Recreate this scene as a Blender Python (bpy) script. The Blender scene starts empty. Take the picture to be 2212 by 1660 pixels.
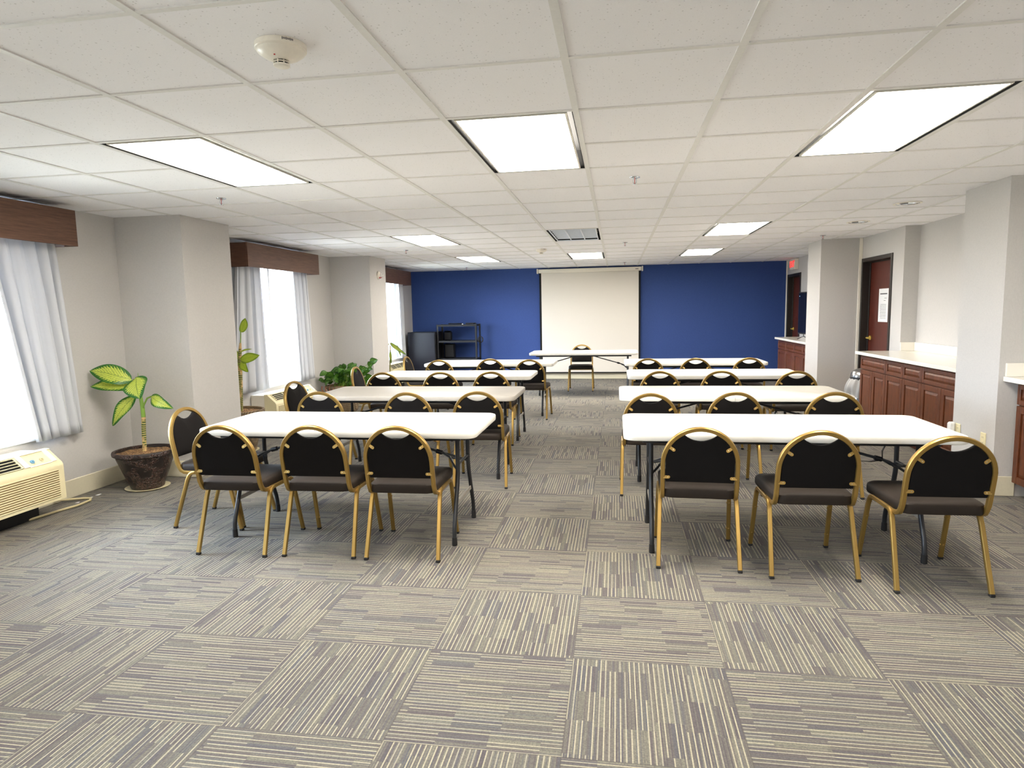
import bpy, math, random
from mathutils import Vector, Matrix
random.seed(7)
PI = math.pi
S = bpy.context.scene
COL = S.collection
CZ = 2.339          # ceiling height
EYE = 1.445

# ------------------------------------------------------------------ materials
def lin(c):
    c = c / 255.0
    return c / 12.92 if c <= 0.04045 else ((c + 0.055) / 1.055) ** 2.4
def rgb(r, g, b): return (lin(r), lin(g), lin(b), 1.0)

class NT:
    def __init__(s, name):
        s.m = bpy.data.materials.new(name); s.m.use_nodes = True
        s.t = s.m.node_tree; s.t.nodes.clear()
        s.out = s.n('ShaderNodeOutputMaterial')
    def n(s, typ, **kw):
        nd = s.t.nodes.new(typ)
        for k, v in kw.items(): setattr(nd, k, v)
        return nd
    def l(s, a, b): s.t.links.new(a, b)
    def put(s, sock, v):
        if hasattr(v, 'is_output') or isinstance(v, bpy.types.NodeSocket): s.l(v, sock)
        else: sock.default_value = v
    def math(s, op, a, b=0.0, c=None):
        nd = s.n('ShaderNodeMath', operation=op)
        s.put(nd.inputs[0], a); s.put(nd.inputs[1], b)
        if c is not None: s.put(nd.inputs[2], c)
        return nd.outputs[0]
    def mix(s, f, a, b):
        nd = s.n('ShaderNodeMix', data_type='RGBA')
        s.put(nd.inputs[0], f); s.put(nd.inputs[6], a); s.put(nd.inputs[7], b)
        return nd.outputs[2]
    def mixf(s, f, a, b):
        nd = s.n('ShaderNodeMix', data_type='FLOAT')
        s.put(nd.inputs[0], f); s.put(nd.inputs[2], a); s.put(nd.inputs[3], b)
        return nd.outputs[0]
    def coord(s, which='Object'): return s.n('ShaderNodeTexCoord').outputs[which]
    def mapping(s, v, scale=(1, 1, 1), loc=(0, 0, 0)):
        nd = s.n('ShaderNodeMapping'); s.l(v, nd.inputs[0])
        nd.inputs['Scale'].default_value = scale; nd.inputs['Location'].default_value = loc
        return nd.outputs[0]
    def noise(s, v, scale, detail=3, rough=0.55):
        nd = s.n('ShaderNodeTexNoise'); s.l(v, nd.inputs['Vector'])
        nd.inputs['Scale'].default_value = scale; nd.inputs['Detail'].default_value = detail
        nd.inputs['Roughness'].default_value = rough
        return nd.outputs['Fac']
    def ramp(s, f, stops, const=False):
        nd = s.n('ShaderNodeValToRGB'); s.l(f, nd.inputs[0])
        cr = nd.color_ramp
        if const: cr.interpolation = 'CONSTANT'
        cr.elements[0].position, cr.elements[0].color = stops[0]
        cr.elements[1].position, cr.elements[1].color = stops[-1]
        for p, c in stops[1:-1]:
            e = cr.elements.new(p); e.color = c
        return nd.outputs[0]
    def bsdf(s, color, rough=0.5, metal=0.0, bump=None, bstr=0.2, bdist=0.002, **kw):
        b = s.n('ShaderNodeBsdfPrincipled')
        s.put(b.inputs['Base Color'], color); s.put(b.inputs['Roughness'], rough); s.put(b.inputs['Metallic'], metal)
        for k, v in kw.items(): s.put(b.inputs[k.replace('_', ' ')], v)
        if bump is not None:
            bn = s.n('ShaderNodeBump'); bn.inputs['Strength'].default_value = bstr
            bn.inputs['Distance'].default_value = bdist
            s.l(bump, bn.inputs['Height']); s.l(bn.outputs[0], b.inputs['Normal'])
        s.l(b.outputs[0], s.out.inputs[0]); s.b = b
        return s.m

def plain(name, c, rough=0.5, metal=0.0, nscale=60, namp=0.06, **kw):
    """principled with a faint procedural mottling of its own colour"""
    t = NT(name); co = t.coord()
    f = t.noise(co, nscale, 2)
    c0 = tuple(x * (1 - namp) for x in c[:3]) + (1,)
    c1 = tuple(min(1, x * (1 + namp)) for x in c[:3]) + (1,)
    return t.bsdf(t.mix(f, c0, c1), rough, metal, bump=f, bstr=0.05, **kw)

def wood(name, dark, light, axis=(1, 1, 14), rough=0.35, scale=6):
    t = NT(name); co = t.coord(); mp = t.mapping(co, axis)
    f = t.noise(mp, scale, 5, 0.6); f2 = t.noise(mp, scale * 5, 2)
    g = t.math('ADD', t.math('MULTIPLY', f, 0.75), t.math('MULTIPLY', f2, 0.25))
    col = t.ramp(g, [(0.32, dark), (0.52, tuple((a + b) / 2 for a, b in zip(dark, light))), (0.72, light)])
    return t.bsdf(col, rough, 0, bump=g, bstr=0.08)

M = {}
M['gold'] = plain('gold_paint', rgb(164, 134, 74), 0.36, 0.75, 300, 0.08)
M['fabric'] = None
def fabric(name, c0, c1, rough=0.75, scale=900, spec=0.3):
    t = NT(name); co = t.coord(); f = t.noise(co, scale, 2); g = t.noise(co, 12, 3)
    col = t.mix(f, c0, c1); col = t.mix(t.math('MULTIPLY', g, 0.25), col, c1)
    return t.bsdf(col, rough, 0, bump=f, bstr=0.25, bdist=0.001, Specular_IOR_Level=spec)
M['back'] = fabric('black_backrest_cloth', rgb(11, 9, 9), rgb(19, 16, 15), 0.9, 900, 0.2)
M['seat'] = fabric('dark_vinyl_seat', rgb(30, 24, 20), rgb(45, 37, 30), 0.62, 500, 0.22)
M['rubber'] = plain('black_rubber', rgb(26, 25, 25), 0.7)
M['steel'] = plain('grey_steel_tube', rgb(52, 53, 56), 0.34, 0.4)
M['strap'] = plain('grey_strap', rgb(150, 146, 138), 0.6)
M['tabletop_grey'] = plain('greyed_table_plastic', rgb(180, 175, 167), 0.42, 0, 400, 0.02)  # darker copy of the white plastic, weaker light put into its colour
M['tabletop'] = plain('white_table_plastic', rgb(229, 226, 218), 0.42, 0, 400, 0.02)
M['screw'] = plain('screw_metal', rgb(200, 190, 160), 0.25, 0.9)
M['wallp'] = None
def wallmat(name, c0, c1, bs=0.35):
    t = NT(name); co = t.coord()
    a = t.noise(t.mapping(co, (170, 170, 16)), 3, 2); b = t.noise(t.mapping(co, (14, 14, 190)), 3, 2)
    f = t.math('ADD', t.math('MULTIPLY', a, 0.5), t.math('MULTIPLY', b, 0.5))
    f = t.math('MULTIPLY', t.math('SUBTRACT', f, 0.3), 2.2)
    return t.bsdf(t.mix(f, c0, c1), 0.75, 0, bump=f, bstr=bs, bdist=0.001)
M['wall'] = wallmat('linen_wallcovering', rgb(185, 183, 181), rgb(204, 201, 198))
M['bluewall'] = wallmat('blue_wallcovering', rgb(36, 62, 124), rgb(52, 80, 144))
M['base'] = plain('cream_baseboard', rgb(212, 205, 182), 0.5)
M['cream'] = plain('cream_plastic', rgb(226, 216, 178), 0.4)
M['white'] = plain('white_paint', rgb(232, 232, 230), 0.5)
M['offwhite'] = plain('offwhite_plastic', rgb(240, 234, 221), 0.35)
M['tbar'] = plain('ceiling_tee_paint', rgb(226, 225, 222), 0.55)
M['black'] = plain('black_metal', rgb(20, 20, 24), 0.35, 0.2)
M['blackgloss'] = plain('black_gloss', rgb(10, 10, 14), 0.18)
M['dark'] = plain('dark_void', rgb(8, 8, 8), 0.9)
M['chrome'] = plain('polished_reflector', rgb(215, 222, 232), 0.12, 1.0)
M['stainless'] = plain('brushed_stainless', rgb(150, 150, 150), 0.28, 1.0)
M['silver'] = plain('silvered_louvre', rgb(226, 234, 246), 0.35, 0.15)
M['brass'] = plain('brass', rgb(240, 214, 110), 0.3, 0.5)
M['valance'] = wood('walnut_laminate', rgb(72, 46, 34), rgb(114, 80, 60), (1.2, 1.2, 26), 0.5, 5)
M['cherry'] = wood('cherry_cabinet_wood', rgb(70, 34, 14), rgb(114, 60, 27), (3, 3, 1), 0.42, 9)
M['doorwood'] = wood('mahogany_door', rgb(76, 32, 23), rgb(102, 46, 33), (9, 9, 1), 0.4, 8)
M['doorframe'] = plain('dark_bronze_frame', rgb(42, 36, 32), 0.45, 0.2)
M['quartz'] = plain('white_quartz', rgb(236, 232, 222), 0.12, 0, 500, 0.03)
M['screen'] = plain('projection_fabric', rgb(222, 217, 208), 0.8, 0, 90, 0.01)
M['paper'] = plain('paper', rgb(236, 236, 236), 0.8)
M['ink'] = plain('ink', rgb(90, 90, 92), 0.8)
M['red'] = plain('red_plastic', rgb(190, 30, 30), 0.4)
M['blueknob'] = plain('blue_print', rgb(110, 160, 190), 0.4)
M['bag'] = plain('white_bin_liner', rgb(150, 149, 148), 0.4, 0, 30, 0.03)
M['cord'] = plain('beige_cord', rgb(205, 192, 150), 0.5)
M['gap'] = plain('shadowed_gap_brown', rgb(136, 114, 72), 0.8)
M['terracotta'] = plain('terracotta', rgb(150, 92, 62), 0.7, 0, 40, 0.2)

def soil():
    t = NT('potting_soil'); co = t.coord(); f = t.noise(co, 60, 4); v = t.noise(co, 18, 3)
    col = t.ramp(f, [(0.35, rgb(84, 62, 42)), (0.55, rgb(150, 116, 78)), (0.7, rgb(196, 152, 100))])
    return t.bsdf(col, 0.9, 0, bump=f, bstr=0.9, bdist=0.01)
M['soil'] = soil()

def potmat(name='embossed_pot_glaze'):
    t = NT(name); co = t.coord()
    vo = t.n('ShaderNodeTexVoronoi'); t.l(co, vo.inputs['Vector']); vo.inputs['Scale'].default_value = 75
    big = t.noise(co, 11, 2)
    mask = t.ramp(big, [(0.46, (0, 0, 0, 1)), (0.54, (1, 1, 1, 1))])
    h = t.math('MULTIPLY', t.math('SUBTRACT', 0.8, vo.outputs['Distance']), mask)
    col = t.mix(h, rgb(40, 33, 30), rgb(98, 66, 54))
    return t.bsdf(col, 0.35, 0, bump=h, bstr=0.9, bdist=0.012)
M['pot'] = potmat()
M['potrim'] = plain('pot_rim_glaze', rgb(62, 55, 50), 0.35, 0, 30, 0.2)

def basket():
    t = NT('woven_rattan'); co = t.coord()
    w = t.n('ShaderNodeTexWave'); t.l(co, w.inputs['Vector']); w.inputs['Scale'].default_value = 22; w.bands_direction = 'Z'
    w2 = t.n('ShaderNodeTexWave'); t.l(co, w2.inputs['Vector']); w2.inputs['Scale'].default_value = 18; w2.bands_direction = 'X'
    f = t.math('MULTIPLY', w.outputs['Fac'], w2.outputs['Fac'])
    return t.bsdf(t.mix(f, rgb(96, 78, 58), rgb(176, 156, 120)), 0.8, 0, bump=f, bstr=0.8, bdist=0.01)
M['basket'] = basket()

def leafmat(name, edge, mid, vein=26, thresh=0.5):
    t = NT(name); uv = t.coord('UV'); sp = t.n('ShaderNodeSeparateXYZ'); t.l(uv, sp.inputs[0])
    u, v = sp.outputs[0], sp.outputs[1]
    av = t.math('ABSOLUTE', t.math('SUBTRACT', v, 0.5))          # 0 at midrib, .5 at edge
    ns = t.noise(t.coord(), 90, 2)
    ph = t.math('ADD', t.math('MULTIPLY', t.math('SUBTRACT', u, t.math('MULTIPLY', av, 0.55)), vein), t.math('MULTIPLY', ns, 2.5))
    st = t.math('SINE', t.math('MULTIPLY', ph, 2 * PI / 2))
    st = t.math('MULTIPLY', t.math('ADD', st, 1), 0.5)
    lim = t.math('SUBTRACT', 0.47, t.math('MULTIPLY', t.math('POWER', t.math('ABSOLUTE', t.math('SUBTRACT', u, 0.45)), 2), 1.2))
    e = t.math('MULTIPLY', t.math('SUBTRACT', t.math('SUBTRACT', lim, t.math('MULTIPLY', st, 0.14)), av), 14)
    e = t.math('MINIMUM', t.math('MAXIMUM', e, 0), 1)
    rib = t.math('LESS_THAN', av, 0.018)
    col = t.mix(e, edge, mid)
    col = t.mix(t.math('MULTIPLY', t.math('MULTIPLY', st, e), 0.45), col, edge)
    col = t.mix(t.math('MULTIPLY', rib, 0.6), col, edge)
    t.bsdf(col, 0.35, 0, bump=st, bstr=0.15)
    tr = t.n('ShaderNodeBsdfTranslucent'); t.l(col, tr.inputs[0])
    mx = t.n('ShaderNodeMixShader'); mx.inputs[0].default_value = 0.3
    t.l(t.b.outputs[0], mx.inputs[1]); t.l(tr.outputs[0], mx.inputs[2]); t.l(mx.outputs[0], t.out.inputs[0])
    return t.m
M['leaf'] = leafmat('variegated_leaf', rgb(46, 108, 38), rgb(212, 224, 98))
M['leaf2'] = leafmat('limegreen_leaf', rgb(112, 140, 34), rgb(166, 186, 58))
M['leaf3'] = leafmat('pothos_leaf', rgb(44, 88, 28), rgb(88, 134, 46), 10)
M['leaf4'] = leafmat('dracaena_leaf', rgb(40, 84, 40), rgb(88, 130, 70), 4)
M['greenstem'] = plain('green_stem', rgb(122, 158, 60), 0.5)
def canemat():
    t = NT('ringed_cane'); co = t.coord()
    w = t.n('ShaderNodeTexWave'); t.l(co, w.inputs['Vector']); w.inputs['Scale'].default_value = 16; w.bands_direction = 'Z'
    w.inputs['Distortion'].default_value = 2.5; w.inputs['Detail'].default_value = 2
    ns = t.noise(co, 14, 2)
    c = t.ramp(w.outputs['Fac'], [(0.35, rgb(62, 84, 34)), (0.6, rgb(172, 160, 96))])
    c = t.mix(t.ramp(ns, [(0.48, (0, 0, 0, 1)), (0.58, (1, 1, 1, 1))]), c, rgb(206, 172, 118))
    return t.bsdf(c, 0.7, 0, bump=w.outputs['Fac'], bstr=0.5, bdist=0.006)
M['cane'] = canemat()

def curtainmat():
    t = NT('white_curtain_cloth'); co = t.coord(); f = t.noise(co, 700, 2)
    col = t.mix(f, rgb(200, 203, 209), rgb(214, 217, 223))
    t.bsdf(col, 0.85, 0, bump=f, bstr=0.15)
    tr = t.n('ShaderNodeBsdfTranslucent'); tr.inputs[0].default_value = rgb(226, 228, 234)
    mx = t.n('ShaderNodeMixShader'); mx.inputs[0].default_value = 0.09
    t.l(t.b.outputs[0], mx.inputs[1]); t.l(tr.outputs[0], mx.inputs[2]); t.l(mx.outputs[0], t.out.inputs[0])
    return t.m
M['curtain'] = curtainmat()

def glassmat():
    t = NT('window_glass'); co = t.coord(); f = t.noise(co, 2, 1)
    tr = t.n('ShaderNodeBsdfTransparent'); tr.inputs[0].default_value = (0.97, 0.98, 0.98, 1)
    gl = t.n('ShaderNodeBsdfGlossy'); gl.inputs['Roughness'].default_value = 0.02
    fr = t.n('ShaderNodeFresnel'); fr.inputs[0].default_value = 1.45
    mx = t.n('ShaderNodeMixShader'); t.l(t.math('MULTIPLY', fr.outputs[0], t.mixf(f, 0.7, 0.9)), mx.inputs[0])
    t.l(tr.outputs[0], mx.inputs[1]); t.l(gl.outputs[0], mx.inputs[2]); t.l(mx.outputs[0], t.out.inputs[0])
    return t.m
M['glass'] = glassmat()

def emis(name, c, strength):
    t = NT(name); e = t.n('ShaderNodeEmission'); f = t.noise(t.coord(), 3, 1)
    c1 = tuple(x * 0.97 for x in c[:3]) + (1,)
    t.put(e.inputs[0], t.mix(f, c1, c)); e.inputs[1].default_value = strength
    t.l(e.outputs[0], t.out.inputs[0]); return t.m
M['lamp'] = emis('lit_diffuser', (1.0, 0.925, 0.815, 1), 12.6)
M['exitred'] = emis('exit_letters_red', (1.0, 0.035, 0.03, 1), 0.55)
M['led'] = emis('blue_led', (0.3, 0.6, 1.0, 1), 3.0)

def ceilmat():
    t = NT('acoustic_tile'); co = t.coord()
    vo = t.n('ShaderNodeTexVoronoi'); t.l(t.mapping(co, (1, 1, 0.0)), vo.inputs['Vector']); vo.inputs['Scale'].default_value = 85
    pr = t.n('ShaderNodeSeparateColor'); t.l(vo.outputs['Color'], pr.inputs[0])
    sz = t.math('MULTIPLY', t.math('MAXIMUM', t.math('SUBTRACT', pr.outputs[0], 0.45), 0), 0.5)
    dot = t.math('LESS_THAN', vo.outputs['Distance'], sz)
    ns = t.noise(co, 260, 2)
    base = t.mix(ns, rgb(240, 239, 242), rgb(248, 247, 249))
    col = t.mix(t.math('MULTIPLY', dot, 0.35), base, rgb(140, 138, 136))
    return t.bsdf(col, 0.9, 0, bump=t.math('SUBTRACT', ns, dot), bstr=0.25, bdist=0.001)
M['tile'] = ceilmat()

def carpet():
    t = NT('carpet_tiles'); co = t.coord()
    sp = t.n('ShaderNodeSeparateXYZ'); t.l(co, sp.inputs[0])
    TS = 0.607
    U = t.math('DIVIDE', t.math('SUBTRACT', sp.outputs[0], -0.179), TS)
    V = t.math('DIVIDE', t.math('SUBTRACT', sp.outputs[1], 3.770), TS)
    iu, iv = t.math('FLOOR', U), t.math('FLOOR', V)
    fu, fv = t.math('SUBTRACT', U, iu), t.math('SUBTRACT', V, iv)
    par = t.math('FLOORED_MODULO', t.math('ADD', iu, iv), 2)
    a = t.mixf(par, fv, fu)          # across the stripes
    b = t.mixf(par, fu, fv)          # along the stripes
    cmb = t.n('ShaderNodeCombineXYZ'); t.l(iu, cmb.inputs[0]); t.l(iv, cmb.inputs[1])
    wn = t.n('ShaderNodeTexWhiteNoise', noise_dimensions='2D'); t.l(cmb.outputs[0], wn.inputs['Vector'])
    tr = wn.outputs['Value']
    def rnd(x, y, z):
        c = t.n('ShaderNodeCombineXYZ'); t.put(c.inputs[0], x); t.put(c.inputs[1], y); t.put(c.inputs[2], z)
        w = t.n('ShaderNodeTexWhiteNoise', noise_dimensions='3D'); t.l(c.outputs[0], w.inputs['Vector'])
        return w.outputs['Value']
    N1 = 128.0
    n1 = t.math('FLOOR', t.math('MULTIPLY', a, N1))
    blk = t.math('FLOOR', t.math('DIVIDE', t.math('ADD', n1, t.math('MULTIPLY', rnd(t.math('FLOOR', t.math('DIVIDE', n1, 24.0)), 5.5, tr), 7.0)), 7.0))
    big = t.math('FLOOR', t.math('DIVIDE', n1, 22.0))
    off = rnd(big, 3.7, tr)
    seg = t.math('FLOOR', t.math('ADD', t.math('MULTIPLY', b, 3.4), off))
    rb = rnd(blk, seg, tr)
    rs_ = rnd(n1, seg, t.math('ADD', tr, 3.0))
    m4 = t.math('FLOORED_MODULO', n1, 4.0)
    isl = t.math('MULTIPLY', t.math('LESS_THAN', m4, 0.5), t.math('LESS_THAN', rs_, 0.80))
    blockc = t.ramp(rb, [(0.0, rgb(114, 106, 107)), (0.30, rgb(124, 117, 114)), (0.46, rgb(114, 116, 120)), (0.56, rgb(144, 140, 126)), (0.72, rgb(132, 127, 119)), (0.86, rgb(152, 148, 132)), (1.0, rgb(116, 110, 110))], True)
    rowc = t.ramp(rs_, [(0.0, rgb(168, 162, 140)), (0.25, rgb(112, 104, 106)), (0.5, rgb(112, 118, 126)), (0.75, rgb(146, 141, 124)), (1.0, rgb(120, 106, 102))], True)
    dark = t.mix(0.15, t.mix(0.45, blockc, rowc), rgb(84, 78, 88))
    light = t.mix(t.math('LESS_THAN', rs_, 0.3), rgb(206, 197, 168), rgb(188, 181, 160))
    col = t.mix(isl, dark, light)
    # looped yarn: dotted variation along each row
    dot = rnd(n1, t.math('FLOOR', t.math('MULTIPLY', b, 130.0)), t.math('ADD', tr, 7.0))
    gp = t.math('COSINE', t.math('MULTIPLY', a, 2 * PI * N1))
    fn = t.noise(co, 420, 2)
    k = t.math('ADD', t.math('MULTIPLY', dot, t.mixf(isl, 0.42, 0.22)), t.math('MULTIPLY', t.math('SUBTRACT', fn, 0.5), 0.3))
    col = t.mix(t.math('MINIMUM', t.math('MAXIMUM', k, 0), 1), col, rgb(74, 70, 72))
    # seams between tiles
    ed = t.math('MINIMUM', t.math('MINIMUM', fu, t.math('SUBTRACT', 1, fu)), t.math('MINIMUM', fv, t.math('SUBTRACT', 1, fv)))
    col = t.mix(t.math('MULTIPLY', t.math('LESS_THAN', ed, 0.004), 0.5), col, rgb(92, 86, 82))
    hsv = t.n('ShaderNodeHueSaturation'); t.l(col, hsv.inputs['Color']); hsv.inputs['Value'].default_value = CARPET_V
    hsv.inputs['Saturation'].default_value = 0.92
    h = t.math('ADD', t.math('MULTIPLY', gp, -0.5), fn)
    return t.bsdf(hsv.outputs[0], 0.95, 0, bump=h, bstr=0.3, bdist=0.002)
CARPET_V = 0.62
M['carpet'] = carpet()

# ------------------------------------------------------------------ mesh helper
class MB:
    def __init__(s): s.v = []; s.f = []; s.mi = []; s.uv = {}; s.sm = []
    def add(s, vs, fs, mi=0, smooth=False, T=None):
        o = len(s.v)
        for p in vs:
            p = Vector(p)
            if T is not None: p = T @ p
            s.v.append(tuple(p))
        for f in fs:
            s.f.append(tuple(o + i for i in f)); s.mi.append(mi); s.sm.append(smooth)
        return o
    def box(s, x0, x1, y0, y1, z0, z1, mi=0, T=None):
        vs = [(x, y, z) for x in (x0, x1) for y in (y0, y1) for z in (z0, z1)]
        s.add(vs, [(0, 1, 3, 2), (4, 6, 7, 5), (0, 4, 5, 1), (2, 3, 7, 6), (0, 2, 6, 4), (1, 5, 7, 3)], mi, False, T)
    def bbox(s, x0, x1, y0, y1, z0, z1, b=0.004, mi=0, T=None):
        """box with chamfered edges"""
        b = min(b, (x1 - x0) / 2.01, (y1 - y0) / 2.01, (z1 - z0) / 2.01)
        vs = []; idx = {}
        X = (x0, x1); Y = (y0, y1); Z = (z0, z1); sg = (1, -1)
        for i in (0, 1):
            for j in (0, 1):
                for k in (0, 1):
                    for a in range(3):
                        d = [sg[i] * b, sg[j] * b, sg[k] * b]; d[a] = 0
                        idx[(i, j, k, a)] = len(vs); vs.append((X[i] + d[0], Y[j] + d[1], Z[k] + d[2]))
        fs = []
        for i in (0, 1):
            q = [(i, 0, 0, 0), (i, 1, 0, 0), (i, 1, 1, 0), (i, 0, 1, 0)]; fs.append(q if i else q[::-1])
            q = [(0, i, 0, 1), (0, i, 1, 1), (1, i, 1, 1), (1, i, 0, 1)]; fs.append(q if i else q[::-1])
            q = [(0, 0, i, 2), (1, 0, i, 2), (1, 1, i, 2), (0, 1, i, 2)]; fs.append(q if i else q[::-1])
        for j in (0, 1):
            for k in (0, 1):
                fs.append([(0, j, k, 1), (1, j, k, 1), (1, j, k, 2), (0, j, k, 2)])
                fs.append([(j, 0, k, 0), (j, 1, k, 0), (j, 1, k, 2), (j, 0, k, 2)])
                fs.append([(j, k, 0, 0), (j, k, 1, 0), (j, k, 1, 1), (j, k, 0, 1)])
                for i in (0, 1):
                    pass
        for i in (0, 1):
            for j in (0, 1):
                for k in (0, 1): fs.append([(i, j, k, 0), (i, j, k, 1), (i, j, k, 2)])
        s.add(vs, [tuple(idx[q] for q in f) for f in fs], mi, False, T)
    def prism(s, poly, z0, z1, mi=0, T=None, smooth=False):
        n = len(poly)
        vs = [(x, y, z0) for x, y in poly] + [(x, y, z1) for x, y in poly]
        fs = [tuple(range(n))[::-1], tuple(range(n, 2 * n))]
        s.add(vs, fs, mi, False, T)
        vs2 = list(vs)
        s.add(vs2, [(i, (i + 1) % n, n + (i + 1) % n, n + i) for i in range(n)], mi, smooth, T)
    def tube(s, pts, r, n=10, mi=0, sec=None, up=None, T=None, smooth=True, taper=None):
        pts = [Vector(p) for p in pts]
        if sec is None: sec = [(r * math.cos(2 * PI * i / n), r * math.sin(2 * PI * i / n)) for i in range(n)]
        n = len(sec)
        vs = []; N = len(pts); u = None
        for i, p in enumerate(pts):
            if i == 0: d = pts[1] - pts[0]
            elif i == N - 1: d = pts[-1] - pts[-2]
            else: d = (pts[i + 1] - p).normalized() + (p - pts[i - 1]).normalized()
            d.normalize()
            if u is None:
                u = Vector(up) if up is not None else (Vector((0, 0, 1)) if abs(d.z) < .9 else Vector((1, 0, 0)))
            u = (u - d * u.dot(d)).normalized(); w = d.cross(u)
            k = taper[i] if taper else 1
            sc = 1.0
            if 0 < i < N - 1:
                c = (pts[i + 1] - p).normalized().dot((p - pts[i - 1]).normalized()); sc = 1
            for a, b in sec: vs.append(p + u * a * k + w * b * k)
        fs = [(i * n + j, i * n + (j + 1) % n, (i + 1) * n + (j + 1) % n, (i + 1) * n + j) for i in range(N - 1) for j in range(n)]
        s.add(vs, fs, mi, smooth, T)
        s.add(vs[:n], [tuple(range(n))[::-1]], mi, False, T); s.add(vs[-n:], [tuple(range(n))], mi, False, T)
    def lathe(s, prof, n=32, c=(0, 0), mi=0, T=None, smooth=True, sx=1, sy=1):
        vs = []
        for r, z in prof:
            for i in range(n):
                a = 2 * PI * i / n; vs.append((c[0] + r * math.cos(a) * sx, c[1] + r * math.sin(a) * sy, z))
        fs = [(i * n + j, i * n + (j + 1) % n, (i + 1) * n + (j + 1) % n, (i + 1) * n + j) for i in range(len(prof) - 1) for j in range(n)]
        fs.append(tuple(range(n))[::-1]); fs.append(tuple(range((len(prof) - 1) * n, len(prof) * n)))
        s.add(vs, fs, mi, smooth, T)
    def grid(s, fn, nu, nv, mi=0, uv=True, T=None, smooth=True):
        vs = [fn(i / nu, j / nv) for i in range(nu + 1) for j in range(nv + 1)]
        fs = [(i * (nv + 1) + j, (i + 1) * (nv + 1) + j, (i + 1) * (nv + 1) + j + 1, i * (nv + 1) + j + 1) for i in range(nu) for j in range(nv)]
        f0 = len(s.f); s.add(vs, fs, mi, smooth, T)
        if uv:
            q = 0
            for i in range(nu):
                for j in range(nv):
                    s.uv[f0 + q] = [(i / nu, j / nv), ((i + 1) / nu, j / nv), ((i + 1) / nu, (j + 1) / nv), (i / nu, (j + 1) / nv)]; q += 1
    def mesh(s, name, mats):
        me = bpy.data.meshes.new(name); me.from_pydata(s.v, [], s.f); 
        if not isinstance(mats, (list, tuple)): mats = [mats]
        for m in mats: me.materials.append(m)
        me.polygons.foreach_set('material_index', s.mi); me.polygons.foreach_set('use_smooth', s.sm)
        if s.uv:
            ul = me.uv_layers.new(name='UVMap')
            for fi, c in s.uv.items():
                for k, li in enumerate(me.polygons[fi].loop_indices): ul.data[li].uv = c[k]
        me.update(); return me
    def build(s, name, mats, parent=None, loc=None, fixn=True):
        me = s.mesh(name, mats); 
        if fixn:
            import bmesh
            bm = bmesh.new(); bm.from_mesh(me)
            bmesh.ops.remove_doubles(bm, verts=bm.verts, dist=1e-6)
            bmesh.ops.recalc_face_normals(bm, faces=bm.faces); bm.to_mesh(me); bm.free()
            if len(me.polygons) and any(p.use_smooth for p in me.polygons):
                try: me.set_sharp_from_angle(angle=math.radians(40))
                except Exception: pass
        o = bpy.data.objects.new(name, me); COL.objects.link(o)
        if parent is not None: o.parent = parent
        if loc: o.location = loc
        return o

def thing(name, label, cat, loc=(0, 0, 0), rz=0.0, group=None, kind=None):
    o = bpy.data.objects.new(name, None); COL.objects.link(o); o.empty_display_size = 0.1
    o.location = loc; o.rotation_euler = (0, 0, rz)
    return tag(o, label, cat, group, kind)
def tag(o, label=None, cat=None, group=None, kind=None):
    if label: o['label'] = label
    if cat: o['category'] = cat
    if group: o['group'] = group
    if kind: o['kind'] = kind
    return o
def struct(o, label=None, cat=None):
    o['kind'] = 'structure'
    if label: o['label'] = label
    if cat: o['category'] = cat
    return o
def dup(root, loc, rz, label):
    r = root.copy(); COL.objects.link(r); r.location = loc; r.rotation_euler = (0, 0, rz); r['label'] = label
    for ch in list(root.children):
        c = ch.copy(); COL.objects.link(c); c.parent = r
        for g in list(ch.children):
            d = g.copy(); COL.objects.link(d); d.parent = c
    return r

# ------------------------------------------------------------------ room
XL, YB, YF = -4.40, 13.66, -2.6
T = 0.2
b = MB(); b.box(-4.9, 6.2, YF - .3, YB + .3, -0.12, 0); struct(b.build('floor', M['carpet']), 'grey and beige striped carpet tiles laid in a checkerboard', 'floor')

G = 0.6096; CX0, CY0 = -0.1797, 2.4146
lights = [(-1, 1, 1), (-4, 1, 1), (2, 1, 1), (-1, 8, 0), (-4, 8, 1), (2, 8, 1), (-1, 13, 1), (-4, 13, 1), (2, 13, 1), (-1, -6, 1), (-4, -6, 1), (2, -6, 1)]  # last three are unseen, added behind the camera to light the foreground
cut = {}
for c, r, on in lights:
    cut[(c, r)] = 1; cut[(c, r + 1)] = 1
b = MB()
cmin, cmax = -8, 10; rmin, rmax = -9, 19
def cl(v, a, c): return max(a, min(c, v))
for c in range(cmin, cmax):
    for r in range(rmin, rmax):
        if (c, r) in cut: continue
        x0, x1 = CX0 + c * G, CX0 + (c + 1) * G; y0, y1 = CY0 + r * G, CY0 + (r + 1) * G
        x0, x1, y0, y1 = cl(x0, -4.6, 5.6), cl(x1, -4.6, 5.6), cl(y0, YF - .2, YB + .1), cl(y1, YF - .2, YB + .1)
        if x1 - x0 < .01 or y1 - y0 < .01: continue
        b.box(x0, x1, y0, y1, CZ + .001, CZ + .016)
ceiling = b.build('ceiling', M['tile']); struct(ceiling, 'white speckled acoustic tile ceiling with a tee grid', 'ceiling')
b = MB()
for c in range(cmin, cmax + 1):
    x = CX0 + c * G
    if -4.55 < x < 5.5: b.box(x - .014, x + .014, YF - .1, YB, CZ - .004, CZ + .0012)
for r in range(rmin, rmax + 1):
    y = CY0 + r * G
    if YF - .1 < y < YB:
        for c in range(cmin, cmax):
            if (c, r) in cut and (c, r - 1) in cut: continue
            x = CX0 + c * G
            if x + G < -4.5 or x > 5.4: continue
            b.box(x + .014, x + G - .014, y - .011, y + .011, CZ - .0035, CZ + .0012)
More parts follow.
